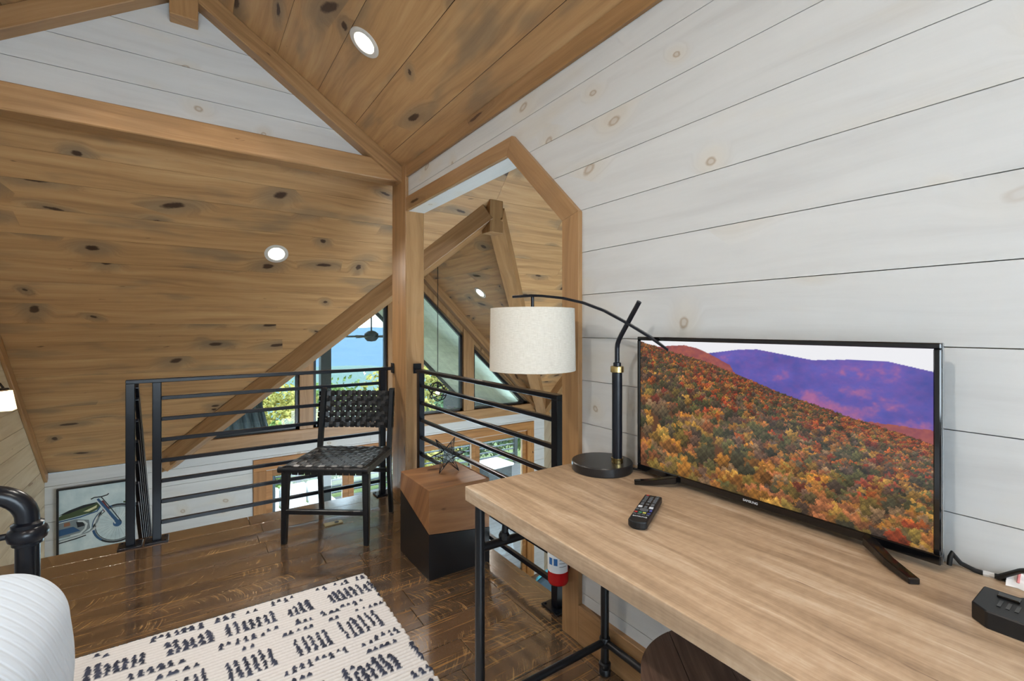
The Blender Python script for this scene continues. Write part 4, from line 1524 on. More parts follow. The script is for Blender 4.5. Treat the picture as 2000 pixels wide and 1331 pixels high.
cd = math.atan2(-1.425, -1.198)
wrap(0.055, 0.215, cd - 1.7, cd + 1.15, 0.0415, 'label_white', 'paper_label')
wrap(0.155, 0.215, cd - 0.95, cd + 0.10, 0.0418, 'red_paint', 'red_panel')
wrap(0.085, 0.112, cd - 0.42, cd - 0.05, 0.0419, 'label_blue', 'pictogram')
wrap(0.085, 0.112, cd - 0.95, cd - 0.58, 0.0419, 'label_blue', 'pictogram')
for k_ in range(5):
    wrap(0.080 + k_ * 0.013, 0.082 + k_ * 0.013, cd + 0.12, cd + 0.85, 0.0419, 'button_grey', 'print_line')
MB().cbox((0, 0, 0.325), (0.03, 0.03, 0.028)).build('valve', 'black_plastic', fx, bevel=0.004)
MB().box((-0.012, -0.075, 0.338), (0.012, 0.03, 0.348)).build('handle', 'black_plastic', fx, bevel=0.002)
MB().box((-0.012, -0.07, 0.362), (0.012, 0.025, 0.370)).build('lever', 'red_paint', fx, bevel=0.002)
MB().box((0.028, -0.02, 0.05), (0.047, 0.02, 0.30)).build('bracket', 'black_metal', fx, bevel=0.002)

# ================================================================== RUG
def make_rug():
    x0_, x1_, y0_, y1_ = -0.95, 0.713, 0.55, 2.335
    st_ = 0.0046
    xs = np.arange(x0_, x1_ + 1e-6, st_)
    ys = np.arange(y0_, y1_ + 1e-6, st_)
    X, Yg = np.meshgrid(xs, ys)
    D = y1_ - Yg                                  # distance from the far edge
    rng = np.random.RandomState(11)
    colA = np.zeros(X.shape + (3,))
    white = np.array(srgb(218, 215, 213)[:3])
    navy = np.array(srgb(58, 62, 78)[:3])
    colA[:] = white
    pile = np.zeros(X.shape)
    # rib rows of the weave
    rib = 0.5 + 0.5 * np.cos(2 * np.pi * Yg / 0.0185)
    pile += 0.0035 * rib
    colA *= (0.86 + 0.14 * rib)[..., None]
    colA *= (1 + 0.05 * (rng.rand(*X.shape) - .5))[..., None]
    bands = []
    d = 0.022
    seq = ['s2', 'b5', 's2', 's1', 'b7', 's2', 's1', 'b6', 's2', 's1', 'b7', 's2']
    for kind in seq:
        n = int(kind[1])
        bands.append((d, n, kind[0]))
        d += n * 0.0185 + (0.030 if kind[0] == 's' else 0.038)
    tuft = np.zeros(X.shape, bool)
    for d0, n, kd in bands:
        xx_ = x0_ + 0.01
        run = 0
        while xx_ < x1_ - 0.01:
            if run <= 0:
                run = rng.randint(4, 9) if kd == 'b' else rng.randint(3, 12)
                xx_ += rng.uniform(0.03, 0.075) if kd == 'b' else rng.uniform(0.02, 0.10)
            wdt = rng.uniform(0.011, 0.016)
            top = rng.randint(0, 2) if kd == 'b' else 0
            shift = 0.0
            for r_ in range(top, n):
                if rng.rand() < (0.04 if kd == 'b' else 0.22):
                    continue
                cxx = xx_ + rng.uniform(-.003, .003) + 0.002 * r_
                cyy = y1_ - (d0 + r_ * 0.0185 + 0.009)
                hx, hy = wdt * .62 * rng.uniform(.8, 1.25), 0.0088 * rng.uniform(.9, 1.2)
                ix0, ix1 = int((cxx - hx * 1.3 - x0_) / st_), int((cxx + hx * 1.3 - x0_) / st_) + 2
                iy0, iy1 = int((cyy - hy * 1.3 - y0_) / st_), int((cyy + hy * 1.3 - y0_) / st_) + 2
                ix0, iy0 = max(ix0, 0), max(iy0, 0)
                sx_, sy_ = X[iy0:iy1, ix0:ix1], Yg[iy0:iy1, ix0:ix1]
                if sx_.size == 0:
                    continue
                # wedge-shaped tuft, wider below
                ty = (sy_ - cyy) / hy
                wl = hx * (0.85 - 0.35 * ty)
                mm = (np.abs(ty) < 1) & (np.abs(sx_ - cxx) < wl)
                tuft[iy0:iy1, ix0:ix1] |= mm
                sub = colA[iy0:iy1, ix0:ix1]
                sub[mm] = navy * rng.uniform(.7, 1.35)
                ps_ = pile[iy0:iy1, ix0:ix1]
                ps_[mm] = 0.0065 + 0.002 * ty[mm]
            xx_ += rng.uniform(0.0235, 0.029)
            run -= 1
    pile += 0.0018 * rng.rand(*X.shape)
    Z_ = 0.008 + pile
    edge = (X < x0_ + st_ / 2) | (X > x1_ - st_ * .7) | (Yg < y0_ + st_ / 2) | (Yg > y1_ - st_ * .7)
    Z_[edge] = 0.0005
    # slightly ragged selvedges
    wob = 0.004 * np.sin(Yg * 140) * (X > x1_ - 0.012)
    co = np.stack([X + wob, Yg, Z_], -1).reshape(-1, 3)
    idx = np.arange(X.size).reshape(X.shape)
    f = np.stack([idx[:-1, :-1], idx[:-1, 1:], idx[1:, 1:], idx[1:, :-1]], -1).reshape(-1, 4)
    rug = empty('rug', (-0.12, 1.44, 0), 0, 'cream woven rug with rows of navy tufts on the plank floor', 'rug')
    T = Matrix.Translation((0.12, -1.44, 0))
    grid_obj('pile', co, f, colA.reshape(-1, 3), 'rug_pile', rug, T, kind='stuff')
    fm = MB()
    rr_ = random.Random(5)
    for i in range(330):
        xa = x0_ + (x1_ - x0_) * i / 330 + rr_.uniform(-.003, .003)
        L = rr_.uniform(0.004, 0.016)
        a = rr_.uniform(-1.1, 1.1)
        fm.tube([(xa, y1_ - .006, 0.006), (xa + math.sin(a) * L * .5, y1_ + L * .4, 0.009), (xa + math.sin(a) * L, y1_ + L * .7, 0.003)], 0.0021, 4)
    fm.build('fringe', 'dark_fabric', rug, matrix=T, kind='stuff')


make_rug()

# ================================================================== BED
bed = empty('bed', (-0.80, 0.85, 0), 0, 'black pipe bed frame with a curved footboard at lower left', 'bed')
# footboard: big bent pipe, ring joint, thin cross rails
bx, by = -0.397 + 0.80, 1.93 - 0.85
pr_ = 0.027
arc_ = [(bx, by, 0.016), (bx, by, 0.62), (bx, by, 0.665)]
for k_ in range(1, 9):
    a = math.pi / 2 * k_ / 8
    arc_.append((bx - 0.085 * (1 - math.cos(a)), by, 0.672 + 0.085 * math.sin(a)))
arc_ += [(-0.2, by, 0.757), (-0.45, by, 0.757)]
for k_ in range(1, 9):
    a = math.pi / 2 * k_ / 8
    arc_.append((-0.45 - 0.04 - 0.085 * math.sin(a), by, 0.672 + 0.085 * math.cos(a)))
arc_ += [(-0.575, by, 0.62), (-0.575, by, 0.016)]
MB().tube(arc_, pr_, 20).build('footboard_pipe', 'black_metal', bed, smooth=True)
for xv in (bx, -0.575):
    MB().lathe([(0.027, -0.034), (0.034, -0.030), (0.034, -0.022), (0.042, -0.016), (0.046, 0.0), (0.042, 0.014), (0.035, 0.020), (0.036, 0.030), (0.030, 0.034), (0.027, 0.036)], 28, (xv, by, 0.632)).build('ring_joint', 'black_metal', bed, smooth=True)
for zv in (0.632, 0.30):
    MB().tube([(bx, by, zv), (-0.575, by, zv)], 0.009, 10).build('cross_rail', 'black_metal', bed, smooth=True)
for xv in (0.25, 0.08, -0.09, -0.26, -0.43):
    MB().tube([(xv, by, 0.30), (xv, by, 0.632)], 0.006, 8).build('spindle', 'black_metal', bed, smooth=True)
for xv in (bx, -0.54):
    MB().box((xv - .012, -1.4, 0.24), (xv + .012, by, 0.31)).build('side_rail', 'black_metal', bed)
    MB().tube([(xv, -1.4, 0.0), (xv, -1.4, 1.0)], pr_, 16).build('head_post', 'black_metal', bed, smooth=True)

mat_ = empty('mattress', (-0.80, 0.65, 0.31), 0, 'mattress on the black pipe bed under the white quilt', 'mattress')
MB().box((-0.46, -1.15, 0.0), (0.40, 1.20, 0.24)).build('core', 'white_cushion', mat_, bevel=0.05, bseg=3)
# quilt: rounded cover hanging over the side
qm = empty('quilt', (-0.80, 0.65, 0.31), 0, 'pale blue-white stitched quilt draped over the bed corner', 'quilt')


def quilt_pt(s, t_):
    """s across (0 centre .. 1 hem at right), t_ along y (0 .. 1 foot hem)"""
    return None


prof_side = []          # (offset outwards, height) walking from flat top down the side
for k_ in range(0, 12):
    a = math.pi / 2 * k_ / 11
    prof_side.append((0.16 * math.sin(a), -0.15 * (1 - math.cos(a))))
for k_ in range(1, 10):
    prof_side.append((0.16 + 0.010 * math.sin(k_ * .5), -0.15 - 0.033 * k_))
rows = []
ztop = 0.300
cx0, cy0 = 0.375, 1.02      # start of the rounding (local)
path = []
for k_ in range(24):
    path.append((V(cx0, -1.15 + (cy0 + 1.15) * k_ / 24, 0), V(1, 0, 0)))
for k_ in range(15):
    a = math.pi / 2 * k_ / 14
    path.append((V(cx0 - 0.03 + 0.03 * math.cos(a), cy0 + 0.03 * math.sin(a), 0), V(math.cos(a), math.sin(a), 0)))
for k_ in range(1, 16):
    path.append((V(cx0 - 0.03 - (cx0 + 0.40) * k_ / 15, cy0 + 0.03, 0), V(0, 1, 0)))
for i, (c_, nn) in enumerate(path):
    inner = V(c_.x, c_.y, 0)
    rr = []
    for t_ in (0.0, 0.35, 0.7):
        ctr = V(-0.03, min(c_.y, 0.6), 0)
        p_ = ctr.lerp(inner, t_)
        rr.append(V(p_.x, p_.y, ztop + 0.006 * (1 - t_)))
    corner = nn.x * nn.y
    for off, dz in prof_side:
        fold = 0.006 * math.sin(i * 0.9) * max(0, -dz - 0.12) / 0.2
        rr.append(inner + nn * (off * (1.0 if nn.x > nn.y else 0.62) + fold) + V(0, 0, ztop + dz))
    rows.append(rr)
q_ = MB().grid(rows).build('cover', 'quilt', qm, smooth=True)
md = q_.modifiers.new('subsurf', 'SUBSURF')
md.levels = md.render_levels = 1
md2 = q_.modifiers.new('solid', 'SOLIDIFY')
md2.thickness = 0.008
md2.offset = -1

# ================================================================== RECESSED LIGHTS
def can_light(name, loc, normal, label, power=9, r=0.085):
    """recessed can set in a sloping ceiling; normal points into the room"""
    nrm = Vector(normal).normalized()
    root = empty(name, loc, label=label, cat='ceiling light', group='recessed ceiling lights')
    M = frame((0, 0, 0), nrm.orthogonal(), nrm.cross(nrm.orthogonal()))
    if (M.to_3x3() @ V(0, 0, 1)).dot(nrm) < 0:
        M = M @ Matrix.Rotation(math.pi, 4, 'X')
    MB().lathe([(r, 0.0), (r, 0.004), (r - .006, 0.007), (r - .026, 0.005), (r - .030, -0.004)], 40, M=M).build('trim_ring', 'can_ring', root, smooth=True)
    MB().lathe([(0.0, 0.0025), (r - .030, 0.0025), (r - .028, -0.004)], 32, M=M).build('diffuser', 'lamp_disc', root)
    if power:
        d = bpy.data.lights.new(name + '_lamp', 'AREA')
        d.shape = 'DISK'
        d.size = 0.10
        d.energy = power
        d.color = (1.0, 0.94, 0.86)
        d.spread = 2.1
        o = bpy.data.objects.new(name + '_lamp', d)
        COL.objects.link(o)
        o.parent = root
        o.location = nrm * 0.012
        o.rotation_euler = (-nrm).to_track_quat('Z', 'Y').to_euler()
    return root


nR = V(-CS, 0, -1)
nL = V(CS, 0, -1)
can_light('recessed_light', (0.747, 2.459, 2.730), nR, 'recessed round light in the loft ceiling at upper centre')
can_light('recessed_light', (0.547, 4.07, slope_z(4.07)), (0, -1, -1), 'recessed round light in the long sloping wood ceiling at left', 8)
can_light('recessed_light', (2.94, 4.985, RZ - (2.94 - RX)), (-1, 0, -1), 'small recessed round light in the greyish slope seen through the opening', 8)
can_light('recessed_light', (-0.822, 2.459, 2.730), nL, 'added fill light, a recessed can in the left loft ceiling outside the picture')  # unseen can mirroring the right slope, added to brighten the loft
can_light('recessed_light', (0.747, 0.35, 2.730), nR, 'added fill light, a recessed can over the desk outside the picture')  # unseen can added above the desk for more light
can_light('recessed_light', (-0.822, 0.35, 2.730), nL, 'added fill light, a recessed can over the bed outside the picture')  # another unseen can, added on the bed side to raise brightness
can_light('recessed_light', (-0.6, 4.9, slope_z(4.9)), (0, -1, -1), 'recessed round light above the stairs', 0) if False else None

# ================================================================== WALL SCONCE
sco = empty('wall_sconce', (GLX, 4.36, 0.84), 0, 'glass wall sconce glowing on the far left wall', 'wall lamp')
MB().lathe([(0.0, 0.0), (0.05, 0.0), (0.05, 0.012), (0.03, 0.018)], 24, M=Matrix.Rotation(math.pi / 2, 4, 'Y')).build('back_plate', 'bronze', sco, smooth=True)
MB().tube([(0.015, 0, 0.0), (0.06, 0, 0.03), (0.10, 0, 0.03), (0.115, 0, 0.0)], 0.007, 8).build('arm', 'bronze', sco, smooth=True)
MB().lathe([(0.025, 0.0), (0.03, -0.012), (0.022, -0.02)], 16, (0.115, 0, 0.0)).build('cap', 'bronze', sco)
vs, fs = [], []
for zv, w_ in ((-0.02, 0.036), (-0.145, 0.052)):
    vs += [V(0.115 - w_, -w_, zv), V(0.115 + w_, -w_, zv), V(0.115 + w_, w_, zv), V(0.115 - w_, w_, zv)]
for k_ in range(4):
    l = (k_ + 1) % 4
    MB().add([vs[k_], vs[l], vs[4 + l], vs[4 + k_]], [(0, 1, 2, 3)]).build('shade_pane', 'sconce_glass', sco)
MB().lathe([(0.0, -0.10), (0.016, -0.09), (0.02, -0.07), (0.012, -0.04), (0.01, -0.02)], 14, (0.115, 0, 0)).build('bulb', 'sconce_bulb', sco, smooth=True)

# ================================================================== MOTORCYCLE PICTURE
art = empty('framed_picture', (-0.755, YK - 0.018, -0.66), 0, 'framed painting of a motorcycle on the white far wall beside the stair rail', 'picture')
aw, ah = 0.285, 0.385
MA = frame((0, 0, 0), (1, 0, 0), (0, 0, 1))
for lo, hi in (((-aw, ah - .016, -.016), (aw, ah, .016)), ((-aw, -ah, -.016), (aw, -ah + .016, .016)), ((-aw, -ah + .016, -.016), (-aw + .016, ah - .016, .016)), ((aw - .016, -ah + .016, -.016), (aw, ah - .016, .016))):
    MB().box(lo, hi, MA).build('frame_bar', 'black_satin', art)
t = NT('canvas_blue')
nz = t.noise(t.coords(False), 9, 4)
t.bsdf(t.ramp(nz, [(0.3, srgb(172, 192, 196)), (0.7, srgb(206, 218, 218))]), 0.7)
MATS['canvas_blue'] = t.m
MB().box((-aw + .01, -ah + .01, -.012), (aw - .01, ah - .01, 0.0), MA).build('canvas', 'canvas_blue', art)
for nm, c_ in (('ink_black', (26, 30, 34)), ('ink_green', (62, 78, 48)), ('ink_cream', (206, 204, 160)), ('ink_blue', (44, 82, 120)), ('ink_red', (104, 40, 40)), ('ink_grey', (120, 130, 134)), ('ink_rust', (140, 96, 70)), ('ink_pale', (196, 204, 204))):
    plain(nm, srgb(*c_), 0.6)


def flat(name, poly, mat_, lvl):
    MB().prism(poly, 0.0002 * lvl, 0.0002 * lvl + 0.0004, MA).build(name, mat_, art)


def ring(name, cx_, cy_, r0, r1, mat_, lvl, a0=0, a1=2 * math.pi, n=40):
    rows_ = []
    for r_ in (r0, r1):
        rows_.append([MA @ V(cx_ + r_ * math.cos(a0 + (a1 - a0) * k_ / n), cy_ + r_ * math.sin(a0 + (a1 - a0) * k_ / n), 0.0002 * lvl + .0004) for k_ in range(n + 1)])
    g_ = MB().grid(rows_)
    keep = [i for i, f_ in enumerate(g_.f) if max(g_.v[j][0] for j in f_) < 0.268]
    g_.f = [g_.f[i] for i in keep]
    g_.mi = [0] * len(keep)
    g_.build(name, mat_, art)


def stroke(name, pts, w_, mat_, lvl):
    vs_, fs_ = [], []
    for i, p_ in enumerate(pts):
        a = Vector(pts[max(0, i - 1)])
        b = Vector(pts[min(len(pts) - 1, i + 1)])
        d_ = (b - a).normalized()
        n_ = Vector((-d_.y, d_.x)) * w_ / 2
        vs_ += [MA @ V(p_[0] - n_.x, p_[1] - n_.y, 0.0002 * lvl + .0004), MA @ V(p_[0] + n_.x, p_[1] + n_.y, 0.0002 * lvl + .0004)]
    for i in range(len(pts) - 1):
        fs_.append((2 * i, 2 * i + 1, 2 * i + 3, 2 * i + 2))
    MB().add(vs_, fs_).build(name, mat_, art)


# front wheel (right), fork, tank, engine, pipes; coordinates in the picture plane
wx, wy = 0.150, -0.030
ring('wheel_tyre', wx, wy, 0.160, 0.190, 'ink_black', 2)
ring('wheel_tyre', wx, wy, 0.164, 0.174, 'ink_grey', 3)
ring('wheel_tyre', wx, wy, 0.172, 0.188, 'ink_blue', 4, 1.8, 4.0)
ring('wheel_tyre', wx, wy, 0.168, 0.182, 'ink_pale', 5, 2.2, 3.3)
ring('mudguard', wx, wy, 0.196, 0.212, 'ink_green', 3, 0.75, 1.35)
for k_ in range(26):
    a = 2 * math.pi * k_ / 26
    L_ = min(0.16, (0.262 - wx) / max(1e-3, math.cos(a)) if math.cos(a) > 0.1 else 0.16)
    stroke('spoke', [(wx, wy), (wx + L_ * math.cos(a), wy + L_ * math.sin(a))], 0.0012, 'ink_grey', 2)
flat('hub', [(wx + .034 * math.cos(a), wy + .034 * math.sin(a)) for a in [2 * math.pi * k_ / 20 for k_ in range(20)]], 'ink_blue', 6)
stroke('fork', [(0.0, 0.235), (0.07, 0.12), (wx + .01, wy)], 0.026, 'ink_blue', 7)
stroke('fork', [(-0.012, 0.235), (0.055, 0.12), (wx - .015, wy - .002)], 0.010, 'ink_pale', 8)
stroke('fork', [(0.03, 0.25), (0.10, 0.13), (wx + .03, wy + .01)], 0.007, 'ink_black', 8)
flat('radiator', [(0.01, 0.205), (0.045, 0.215), (0.09, 0.125), (0.05, 0.105)], 'ink_red', 6)
stroke('handlebar', [(-0.045, 0.243), (-0.02, 0.255), (0.03, 0.252), (0.075, 0.262), (0.085, 0.275)], 0.010, 'ink_black', 8)
flat('tank', [(-0.27, 0.12), (-0.20, 0.165), (-0.10, 0.195), (0.0, 0.205), (0.035, 0.185), (0.02, 0.145), (-0.04, 0.115), (-0.15, 0.100), (-0.27, 0.085)], 'ink_green', 4)
flat('tank', [(-0.27, 0.135), (-0.20, 0.168), (-0.10, 0.198), (0.0, 0.207), (-0.02, 0.19), (-0.12, 0.165), (-0.2, 0.14)], 'ink_black', 5)
flat('tank_panel', [(-0.10, 0.135), (-0.03, 0.165), (0.0, 0.18), (-0.005, 0.155), (-0.06, 0.130)], 'ink_cream', 5)
stroke('frame_tube', [(-0.27, 0.075), (-0.12, 0.090), (0.0, 0.12), (0.04, 0.19)], 0.012, 'ink_blue', 5)
stroke('frame_tube', [(0.03, 0.11), (0.0, 0.02), (-0.05, -0.06), (-0.12, -0.085), (-0.27, -0.105)], 0.014, 'ink_grey', 5)
flat('engine', [(-0.27, 0.06), (-0.15, 0.075), (-0.06, 0.05), (-0.05, -0.03), (-0.10, -0.07), (-0.27, -0.08)], 'ink_grey', 3)
flat('engine', [(-0.27, 0.0), (-0.17, 0.01), (-0.12, -0.04), (-0.27, -0.06)], 'ink_blue', 4)
flat('engine', [(-0.235, 0.055), (-0.195, 0.06), (-0.19, 0.025), (-0.235, 0.02)], 'ink_rust', 5)
flat('engine', [(-0.15, 0.05), (-0.10, 0.045), (-0.09, 0.0), (-0.14, -0.005)], 'ink_black', 5)
stroke('exhaust', [(-0.14, 0.055), (-0.10, 0.045), (-0.075, 0.015), (-0.085, -0.03), (-0.12, -0.065), (-0.19, -0.075)], 0.016, 'ink_pale', 7)
stroke('exhaust', [(-0.27, -0.11), (-0.15, -0.095), (-0.06, -0.075), (0.0, -0.03), (0.02, 0.03)], 0.010, 'ink_pale', 7)
stroke('exhaust', [(-0.27, -0.125), (-0.15, -0.108), (-0.08, -0.092)], 0.010, 'ink_black', 7)

# ================================================================== FLOOR OUTLET, PENDANT
fo = empty('floor_outlet', (0.733, 3.055, 0.0), math.radians(0), 'small brass outlet cover set in the floor under the woven chair', 'outlet')
MB().box((-0.055, -0.024, 0.0), (0.055, 0.024, 0.006)).build('cover_plate', 'outlet_brass', fo, bevel=0.002)
MB().lathe([(0.0, 0.0072), (0.013, 0.0072), (0.013, 0.005)], 18, (0.02, 0, 0)).build('socket', 'black_plastic', fo)

pen = empty('orb_pendant', (RX, 4.72, 0.525), 0.5, 'black ring orb pendant hanging on a long thin cord before the windows', 'pendant')
MB().tube([(0, 0, 0.10), (0, 0, RZ - 0.525)], 0.004, 6).build('cord', 'black_metal', pen)
for k_, (ax_, ang_) in enumerate((('X', 0.35), ('X', 1.45), ('Y', 1.2), ('X', 2.3))):
    Rm = Matrix.Rotation(ang_, 4, ax_)
    MB().tube([Rm @ V(0.105 * math.cos(a), 0.105 * math.sin(a), 0) for a in [2 * math.pi * j / 36 for j in range(36)]], 0.006, 6, closed=True).build('ring', 'black_metal', pen, smooth=True)
MB().tube([(0, 0, 0.10), (0, 0, 0.03)], 0.012, 10).build('socket', 'black_metal', pen)
MB().lathe([(0.0, -0.045), (0.018, -0.03), (0.022, -0.01), (0.012, 0.03)], 14).build('bulb', 'sconce_bulb', pen, smooth=True)

# ================================================================== LOWER LEVEL SEATS
def dining_chair(loc, rz, label):
    r_ = empty('upholstered_chair', loc, rz, label, 'chair', 'upholstered chairs on the lower floor')
    MB().box((-0.25, -0.25, 0.36), (0.25, 0.25, 0.48)).build('seat', 'teal_fabric', r_, bevel=0.03, bseg=3, smooth=True)
    MB().box((-0.26, 0.22, 0.40), (0.26, 0.31, 0.95)).build('backrest', 'dark_fabric', r_, bevel=0.04, bseg=3, smooth=True)
    pts_ = [(-0.255, 0.222, 0.42), (-0.255, 0.222, 0.90), (-0.20, 0.222, 0.95), (0.20, 0.222, 0.95), (0.255, 0.222, 0.90), (0.255, 0.222, 0.42)]
    MB().tube(pts_, 0.016, 8).build('piping', 'teal_fabric', r_, smooth=True)
    for sx_ in (-1, 1):
        for sy_ in (-1, 1):
            MB().tube([(sx_ * 0.22, sy_ * 0.22, 0), (sx_ * 0.20, sy_ * 0.20, 0.38)], [0.014, 0.02], 8).build('leg', 'black_wood', r_)
    return r_


dining_chair((3.55, 4.75, LZ), math.radians(200), 'teal upholstered chair on the lower floor glimpsed under the desk edge')
dining_chair((2.75, 5.3, LZ), math.radians(250), 'teal upholstered chair on the lower floor nearest the glass doors')
sofa = empty('bench', (1.95, 5.35, LZ), 0, 'mauve cushioned bench by the glass doors below the loft', 'bench')
MB().box((-0.35, -0.3, 0.0), (0.35, 0.3, 0.42)).build('seat_base', 'gate_wood', sofa, bevel=0.01)
MB().box((-0.35, -0.3, 0.42), (0.35, 0.3, 0.55)).build('cushion', 'mauve_cushion', sofa, bevel=0.03, bseg=3, smooth=True)

# ================================================================== OUTDOORS
# porch roof
PY1 = 8.6
PZ = 1.86 + 0.30
porch = empty('porch_roof', (RX, 7.35, PZ), 0, 'pale boarded porch ceiling outside the gable windows', 'porch roof')
for sgn in (-1, 1):
    ey = Vector((sgn, 0, -1)).normalized()
    for k_ in range(20):
        s0, s1 = k_ * 0.17, (k_ + 1) * 0.17 - .003
        O = ey * ((s0 + s1) / 2)
        MB().box((-1.24, -(s1 - s0) / 2, 0), (1.25, (s1 - s0) / 2, 0.03)).build('ceiling_board', 'porch_boards', porch, matrix=frame(O, (0, 1, 0), ey))
    MB().box((-1.24, 0, -0.06), (1.25, 3.4, -0.03)).build('roof_deck', 'porch_dark', porch, matrix=frame((0, 0, 0.10), (0, 1, 0), ey))
    timber('barge_board', 'porch_dark', V(0, 1.22, 0.02), V(0, 1.22, 0.02) + ey * 3.4, 0.06, 0.20, up=(0, 0, 1), parent=porch)
for xv, lab in ((4.28, 'dark porch beam running outward beyond the right gable windows'), (0.20, 'dark porch beam running outward beyond the left gable windows')):
    timber('porch_beam', 'porch_dark', (xv, 6.14, -0.20), (xv, PY1, -0.20), 0.16, 0.24, label=lab, cat='beam', group='porch side beams')
for xv, z1, lab in ((4.28, -0.32, 'dark porch post at the outer right corner of the porch'), (0.20, -0.32, 'dark porch post at the outer left corner of the porch'), (1.90, 1.65, 'tall dark porch post seen through the left gable window')):
    p_ = timber('porch_post', 'porch_dark', (xv, PY1 - .1, LZ - .05), (xv, PY1 - .1, z1), 0.17, 0.17, up=(0, 1, 0), label=lab, cat='post', group='porch posts')
cu_ = empty('porch_curtain', (0.62, 8.35, LZ), 0, 'grey hanging curtain at the left side of the porch', 'curtain')
rows = []
for zv in (0.0, 1.0, 2.0, 2.75, 3.15):
    rows.append([V(-0.42 + 0.90 * k_ / 40 * (1.0 if zv < 2.5 else 0.8), 0.05 * math.sin(k_ * .9), zv) for k_ in range(41)])
cc = MB().grid(rows).build('cloth', 'curtain', cu_, smooth=True)
m_ = cc.modifiers.new('solid', 'SOLIDIFY')
m_.thickness = 0.006
# ceiling fan
fan = empty('porch_fan', (2.42, 7.6, 1.10), 0.35, 'dark ceiling fan hanging from the porch roof outside the window', 'ceiling fan')
MB().tube([(0, 0, 0.05), (0, 0, 0.80)], 0.012, 8).build('downrod', 'porch_dark', fan)
MB().lathe([(0.0, -0.10), (0.07, -0.09), (0.11, -0.04), (0.11, 0.03), (0.06, 0.07), (0.02, 0.08)], 20).build('motor', 'porch_dark', fan, smooth=True)
for k_ in range(5):
    a = 2 * math.pi * k_ / 5
    MB().box((0.10, -0.055, -0.02), (0.62, 0.055, -0.010), Matrix.Rotation(a, 4, 'Z') @ Matrix.Rotation(0.2, 4, 'X')).build('blade', 'porch_dark', fan)

# deck
deck = empty('deck', (2.5, 8.8, LZ - .06), 0, 'boarded outdoor deck below the porch', 'deck')
for k_ in range(38):
    yv = 6.16 - 8.8 + k_ * 0.142
    MB().box((-5.0, yv, -0.03), (5.5, yv + 0.137, 0.0)).build('deck_board', 'deck_boards', deck)
drl = empty('deck_railing', (2.5, 11.5, LZ - .06), 0, 'dark deck railing with pale horizontal slats beyond the glass doors', 'railing')
for k_ in range(8):
    MB().box((-5.0 + k_ * 1.5 - .05, -.05, 0), (-5.0 + k_ * 1.5 + .05, .05, 1.0)).build('post', 'porch_dark', drl)
for k_ in range(6):
    MB().box((-5.0, -.02, 0.12 + k_ * .145), (5.5, .02, 0.15 + k_ * .145)).build('slat', 'button_grey', drl)
MB().box((-5.0, -.08, 1.0), (5.5, .08, 1.04)).build('cap_rail', 'white_trim', drl)
lo_ = empty('outdoor_lounge', (1.75, 10.2, LZ - .06), 0.1, 'outdoor lounge seat with bright white cushions on the deck', 'outdoor sofa')
MB().box((-0.8, -0.4, 0.12), (0.8, 0.4, 0.28)).build('seat_base', 'porch_dark', lo_, bevel=0.01)
for xv in (-0.52, 0.0, 0.52):
    MB().box((xv - .25, -0.38, 0.28), (xv + .25, 0.25, 0.42)).build('seat_cushion', 'white_cushion', lo_, bevel=0.04, bseg=3, smooth=True)
    MB().box((xv - .25, 0.22, 0.38), (xv + .25, 0.38, 0.80)).build('back_cushion', 'white_cushion', lo_, bevel=0.05, bseg=3, smooth=True)
gr_ = empty('grill_cabinet', (5.75, 9.2, LZ - .06), 0.1, 'dark outdoor cabinet with a bright white top on the deck', 'cabinet')
MB().box((-0.35, -0.3, 0.0), (0.35, 0.3, 0.85)).build('body', 'porch_dark', gr_, bevel=0.01)
MB().box((-0.38, -0.33, 0.85), (0.38, 0.33, 0.90)).build('top', 'white_trim', gr_, bevel=0.005)

# ground, hills
def terrain(name, x0_, x1_, y0_, y1_, n, fz, mat_, label, cat):
    xs = np.linspace(x0_, x1_, n)
    ys = np.linspace(y0_, y1_, n)
    X, Yg = np.meshgrid(xs, ys)
    Z_ = fz(X, Yg)
    co = np.stack([X, Yg, Z_], -1).reshape(-1, 3)
    idx = np.arange(X.size).reshape(X.shape)
    f = np.stack([idx[:-1, :-1], idx[:-1, 1:], idx[1:, 1:], idx[1:, :-1]], -1).reshape(-1, 4)
    o = grid_obj(name, co, f, None, mat_, None, smooth=True, label=label, cat=cat)
    return o


rng = np.random.RandomState(21)


def bumps(X, Yg, sc, seed):
    r_ = np.random.RandomState(seed)
    out = np.zeros_like(X)
    for k_ in range(14):
        a, b = r_.uniform(-1, 1, 2)
        out += np.sin((X * a + Yg * b) * sc * r_.uniform(.5, 2.2) + r_.uniform(0, 6)) / 7
    return out


terrain('lawn', -120, 160, 6.5, 160, 60, lambda X, Yg: -3.6 - 0.26 * np.clip(Yg - 12, 0, None) + 0.3 * bumps(X, Yg, .1, 1), 'grass', 'pale green meadow falling away beyond the deck', 'ground')
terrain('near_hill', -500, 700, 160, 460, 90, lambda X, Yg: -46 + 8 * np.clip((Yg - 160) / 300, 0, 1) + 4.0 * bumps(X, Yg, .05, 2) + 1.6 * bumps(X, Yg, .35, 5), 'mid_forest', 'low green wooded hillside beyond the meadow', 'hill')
terrain('far_mountain', -2500, 2800, 600, 1900, 140, lambda X, Yg: -90 + 84 * np.clip((Yg - 600) / 1000, 0, 1) ** .8 * (1 + .10 * bumps(X, Yg, .004, 3)) + 4 * bumps(X, Yg, .05, 4), 'haze_tinted_forest', 'forested mountain with haze blue painted into its colour on the horizon outside the window', 'mountain')


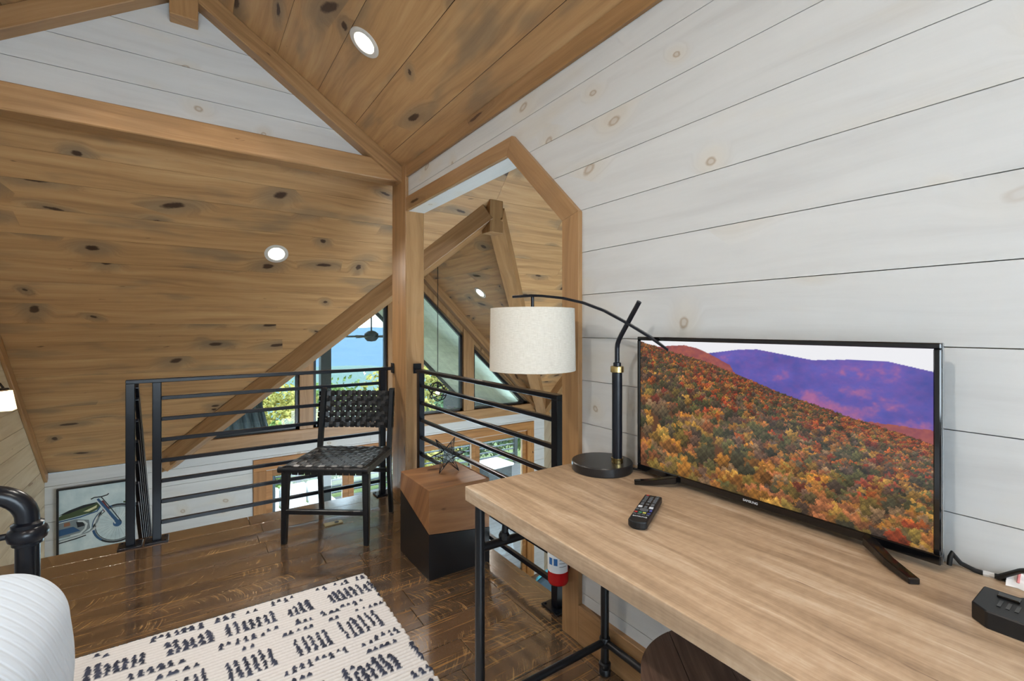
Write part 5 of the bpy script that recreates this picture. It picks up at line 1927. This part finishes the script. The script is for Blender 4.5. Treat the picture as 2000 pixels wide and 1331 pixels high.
def tree(loc, h_, rad, mat_, label, seed):
    r_ = random.Random(seed)
    root = empty('tree', loc, 0, label, 'tree', 'trees beyond the deck')
    MB().tube([(0, 0, 0), (0.1, 0, h_ * .35), (0, 0.1, h_ * .7)], [h_ * .03, h_ * .022, h_ * .01], 8).build('trunk', 'bark', root)
    vs_, fs_ = [], []
    # crown: many small leaf cards of real clumps
    for k_ in range(2400):
        a, b = r_.uniform(0, 2 * math.pi), math.acos(r_.uniform(-1, 1))
        q_ = r_.uniform(.55, 1.0) * (1 + .18 * math.sin(a * 3 + seed) * math.sin(b * 4))
        c_ = V(rad * q_ * math.sin(b) * math.cos(a), rad * q_ * math.sin(b) * math.sin(a), h_ * .62 + h_ * .40 * q_ * math.cos(b))
        s_ = r_.uniform(.10, .24) * rad * .30
        d1 = V(r_.uniform(-1, 1), r_.uniform(-1, 1), r_.uniform(-1, 1)).normalized()
        d2 = d1.orthogonal().normalized()
        d3 = d1.cross(d2)
        n0 = len(vs_)
        vs_ += [c_ + d1 * s_, c_ + d2 * s_ * .7, c_ - d1 * s_, c_ - d2 * s_ * .7, c_ + d3 * s_ * .35]
        fs_ += [(n0, n0 + 1, n0 + 4), (n0 + 1, n0 + 2, n0 + 4), (n0 + 2, n0 + 3, n0 + 4), (n0 + 3, n0, n0 + 4)]
    o = MB().add(vs_, fs_).build('foliage', mat_, root, kind='stuff')
    return root


tl = [(-1.0, 30, 6.0, 3.0, 'leaf_yellow', 'yellow-green tree seen low in the left gable window'),
      (3.5, 26, 5.6, 2.8, 'leaf_yellow', 'yellowish tree beside the tall porch post'),
      (7.0, 30, 6.2, 3.2, 'leaf_green', 'green tree seen just left of the corner post'),
      (10.5, 24, 6.5, 3.2, 'leaf_yellow', 'pale yellow tree behind the orb pendant'),
      (14.0, 25, 6.0, 3.0, 'leaf_green', 'green tree low in the right gable windows'),
      (9.5, 17, 3.6, 2.2, 'leaf_dark', 'dark green bush seen through the lower glass doors'),
      (12.0, 16, 3.4, 2.2, 'leaf_green', 'light green bush right of the deck cabinet'),
      (6.5, 16, 3.2, 2.0, 'leaf_yellow', 'yellow bush behind the deck railing'),
      (15.5, 19, 4.2, 2.6, 'leaf_yellow', 'yellow-green bush at the far right of the deck'),
      (3.0, 18, 3.0, 2.0, 'leaf_green', 'green bush behind the white outdoor cushions'),
      (-5.0, 40, 7.0, 3.6, 'leaf_dark', 'dark tree at the far left of the meadow')]
for i, (xv, yv, h_, rad, mt, lab) in enumerate(tl):
    tree((xv, yv, -3.7 - 0.26 * max(0, yv - 12)), h_, rad, mt, lab, 30 + i)
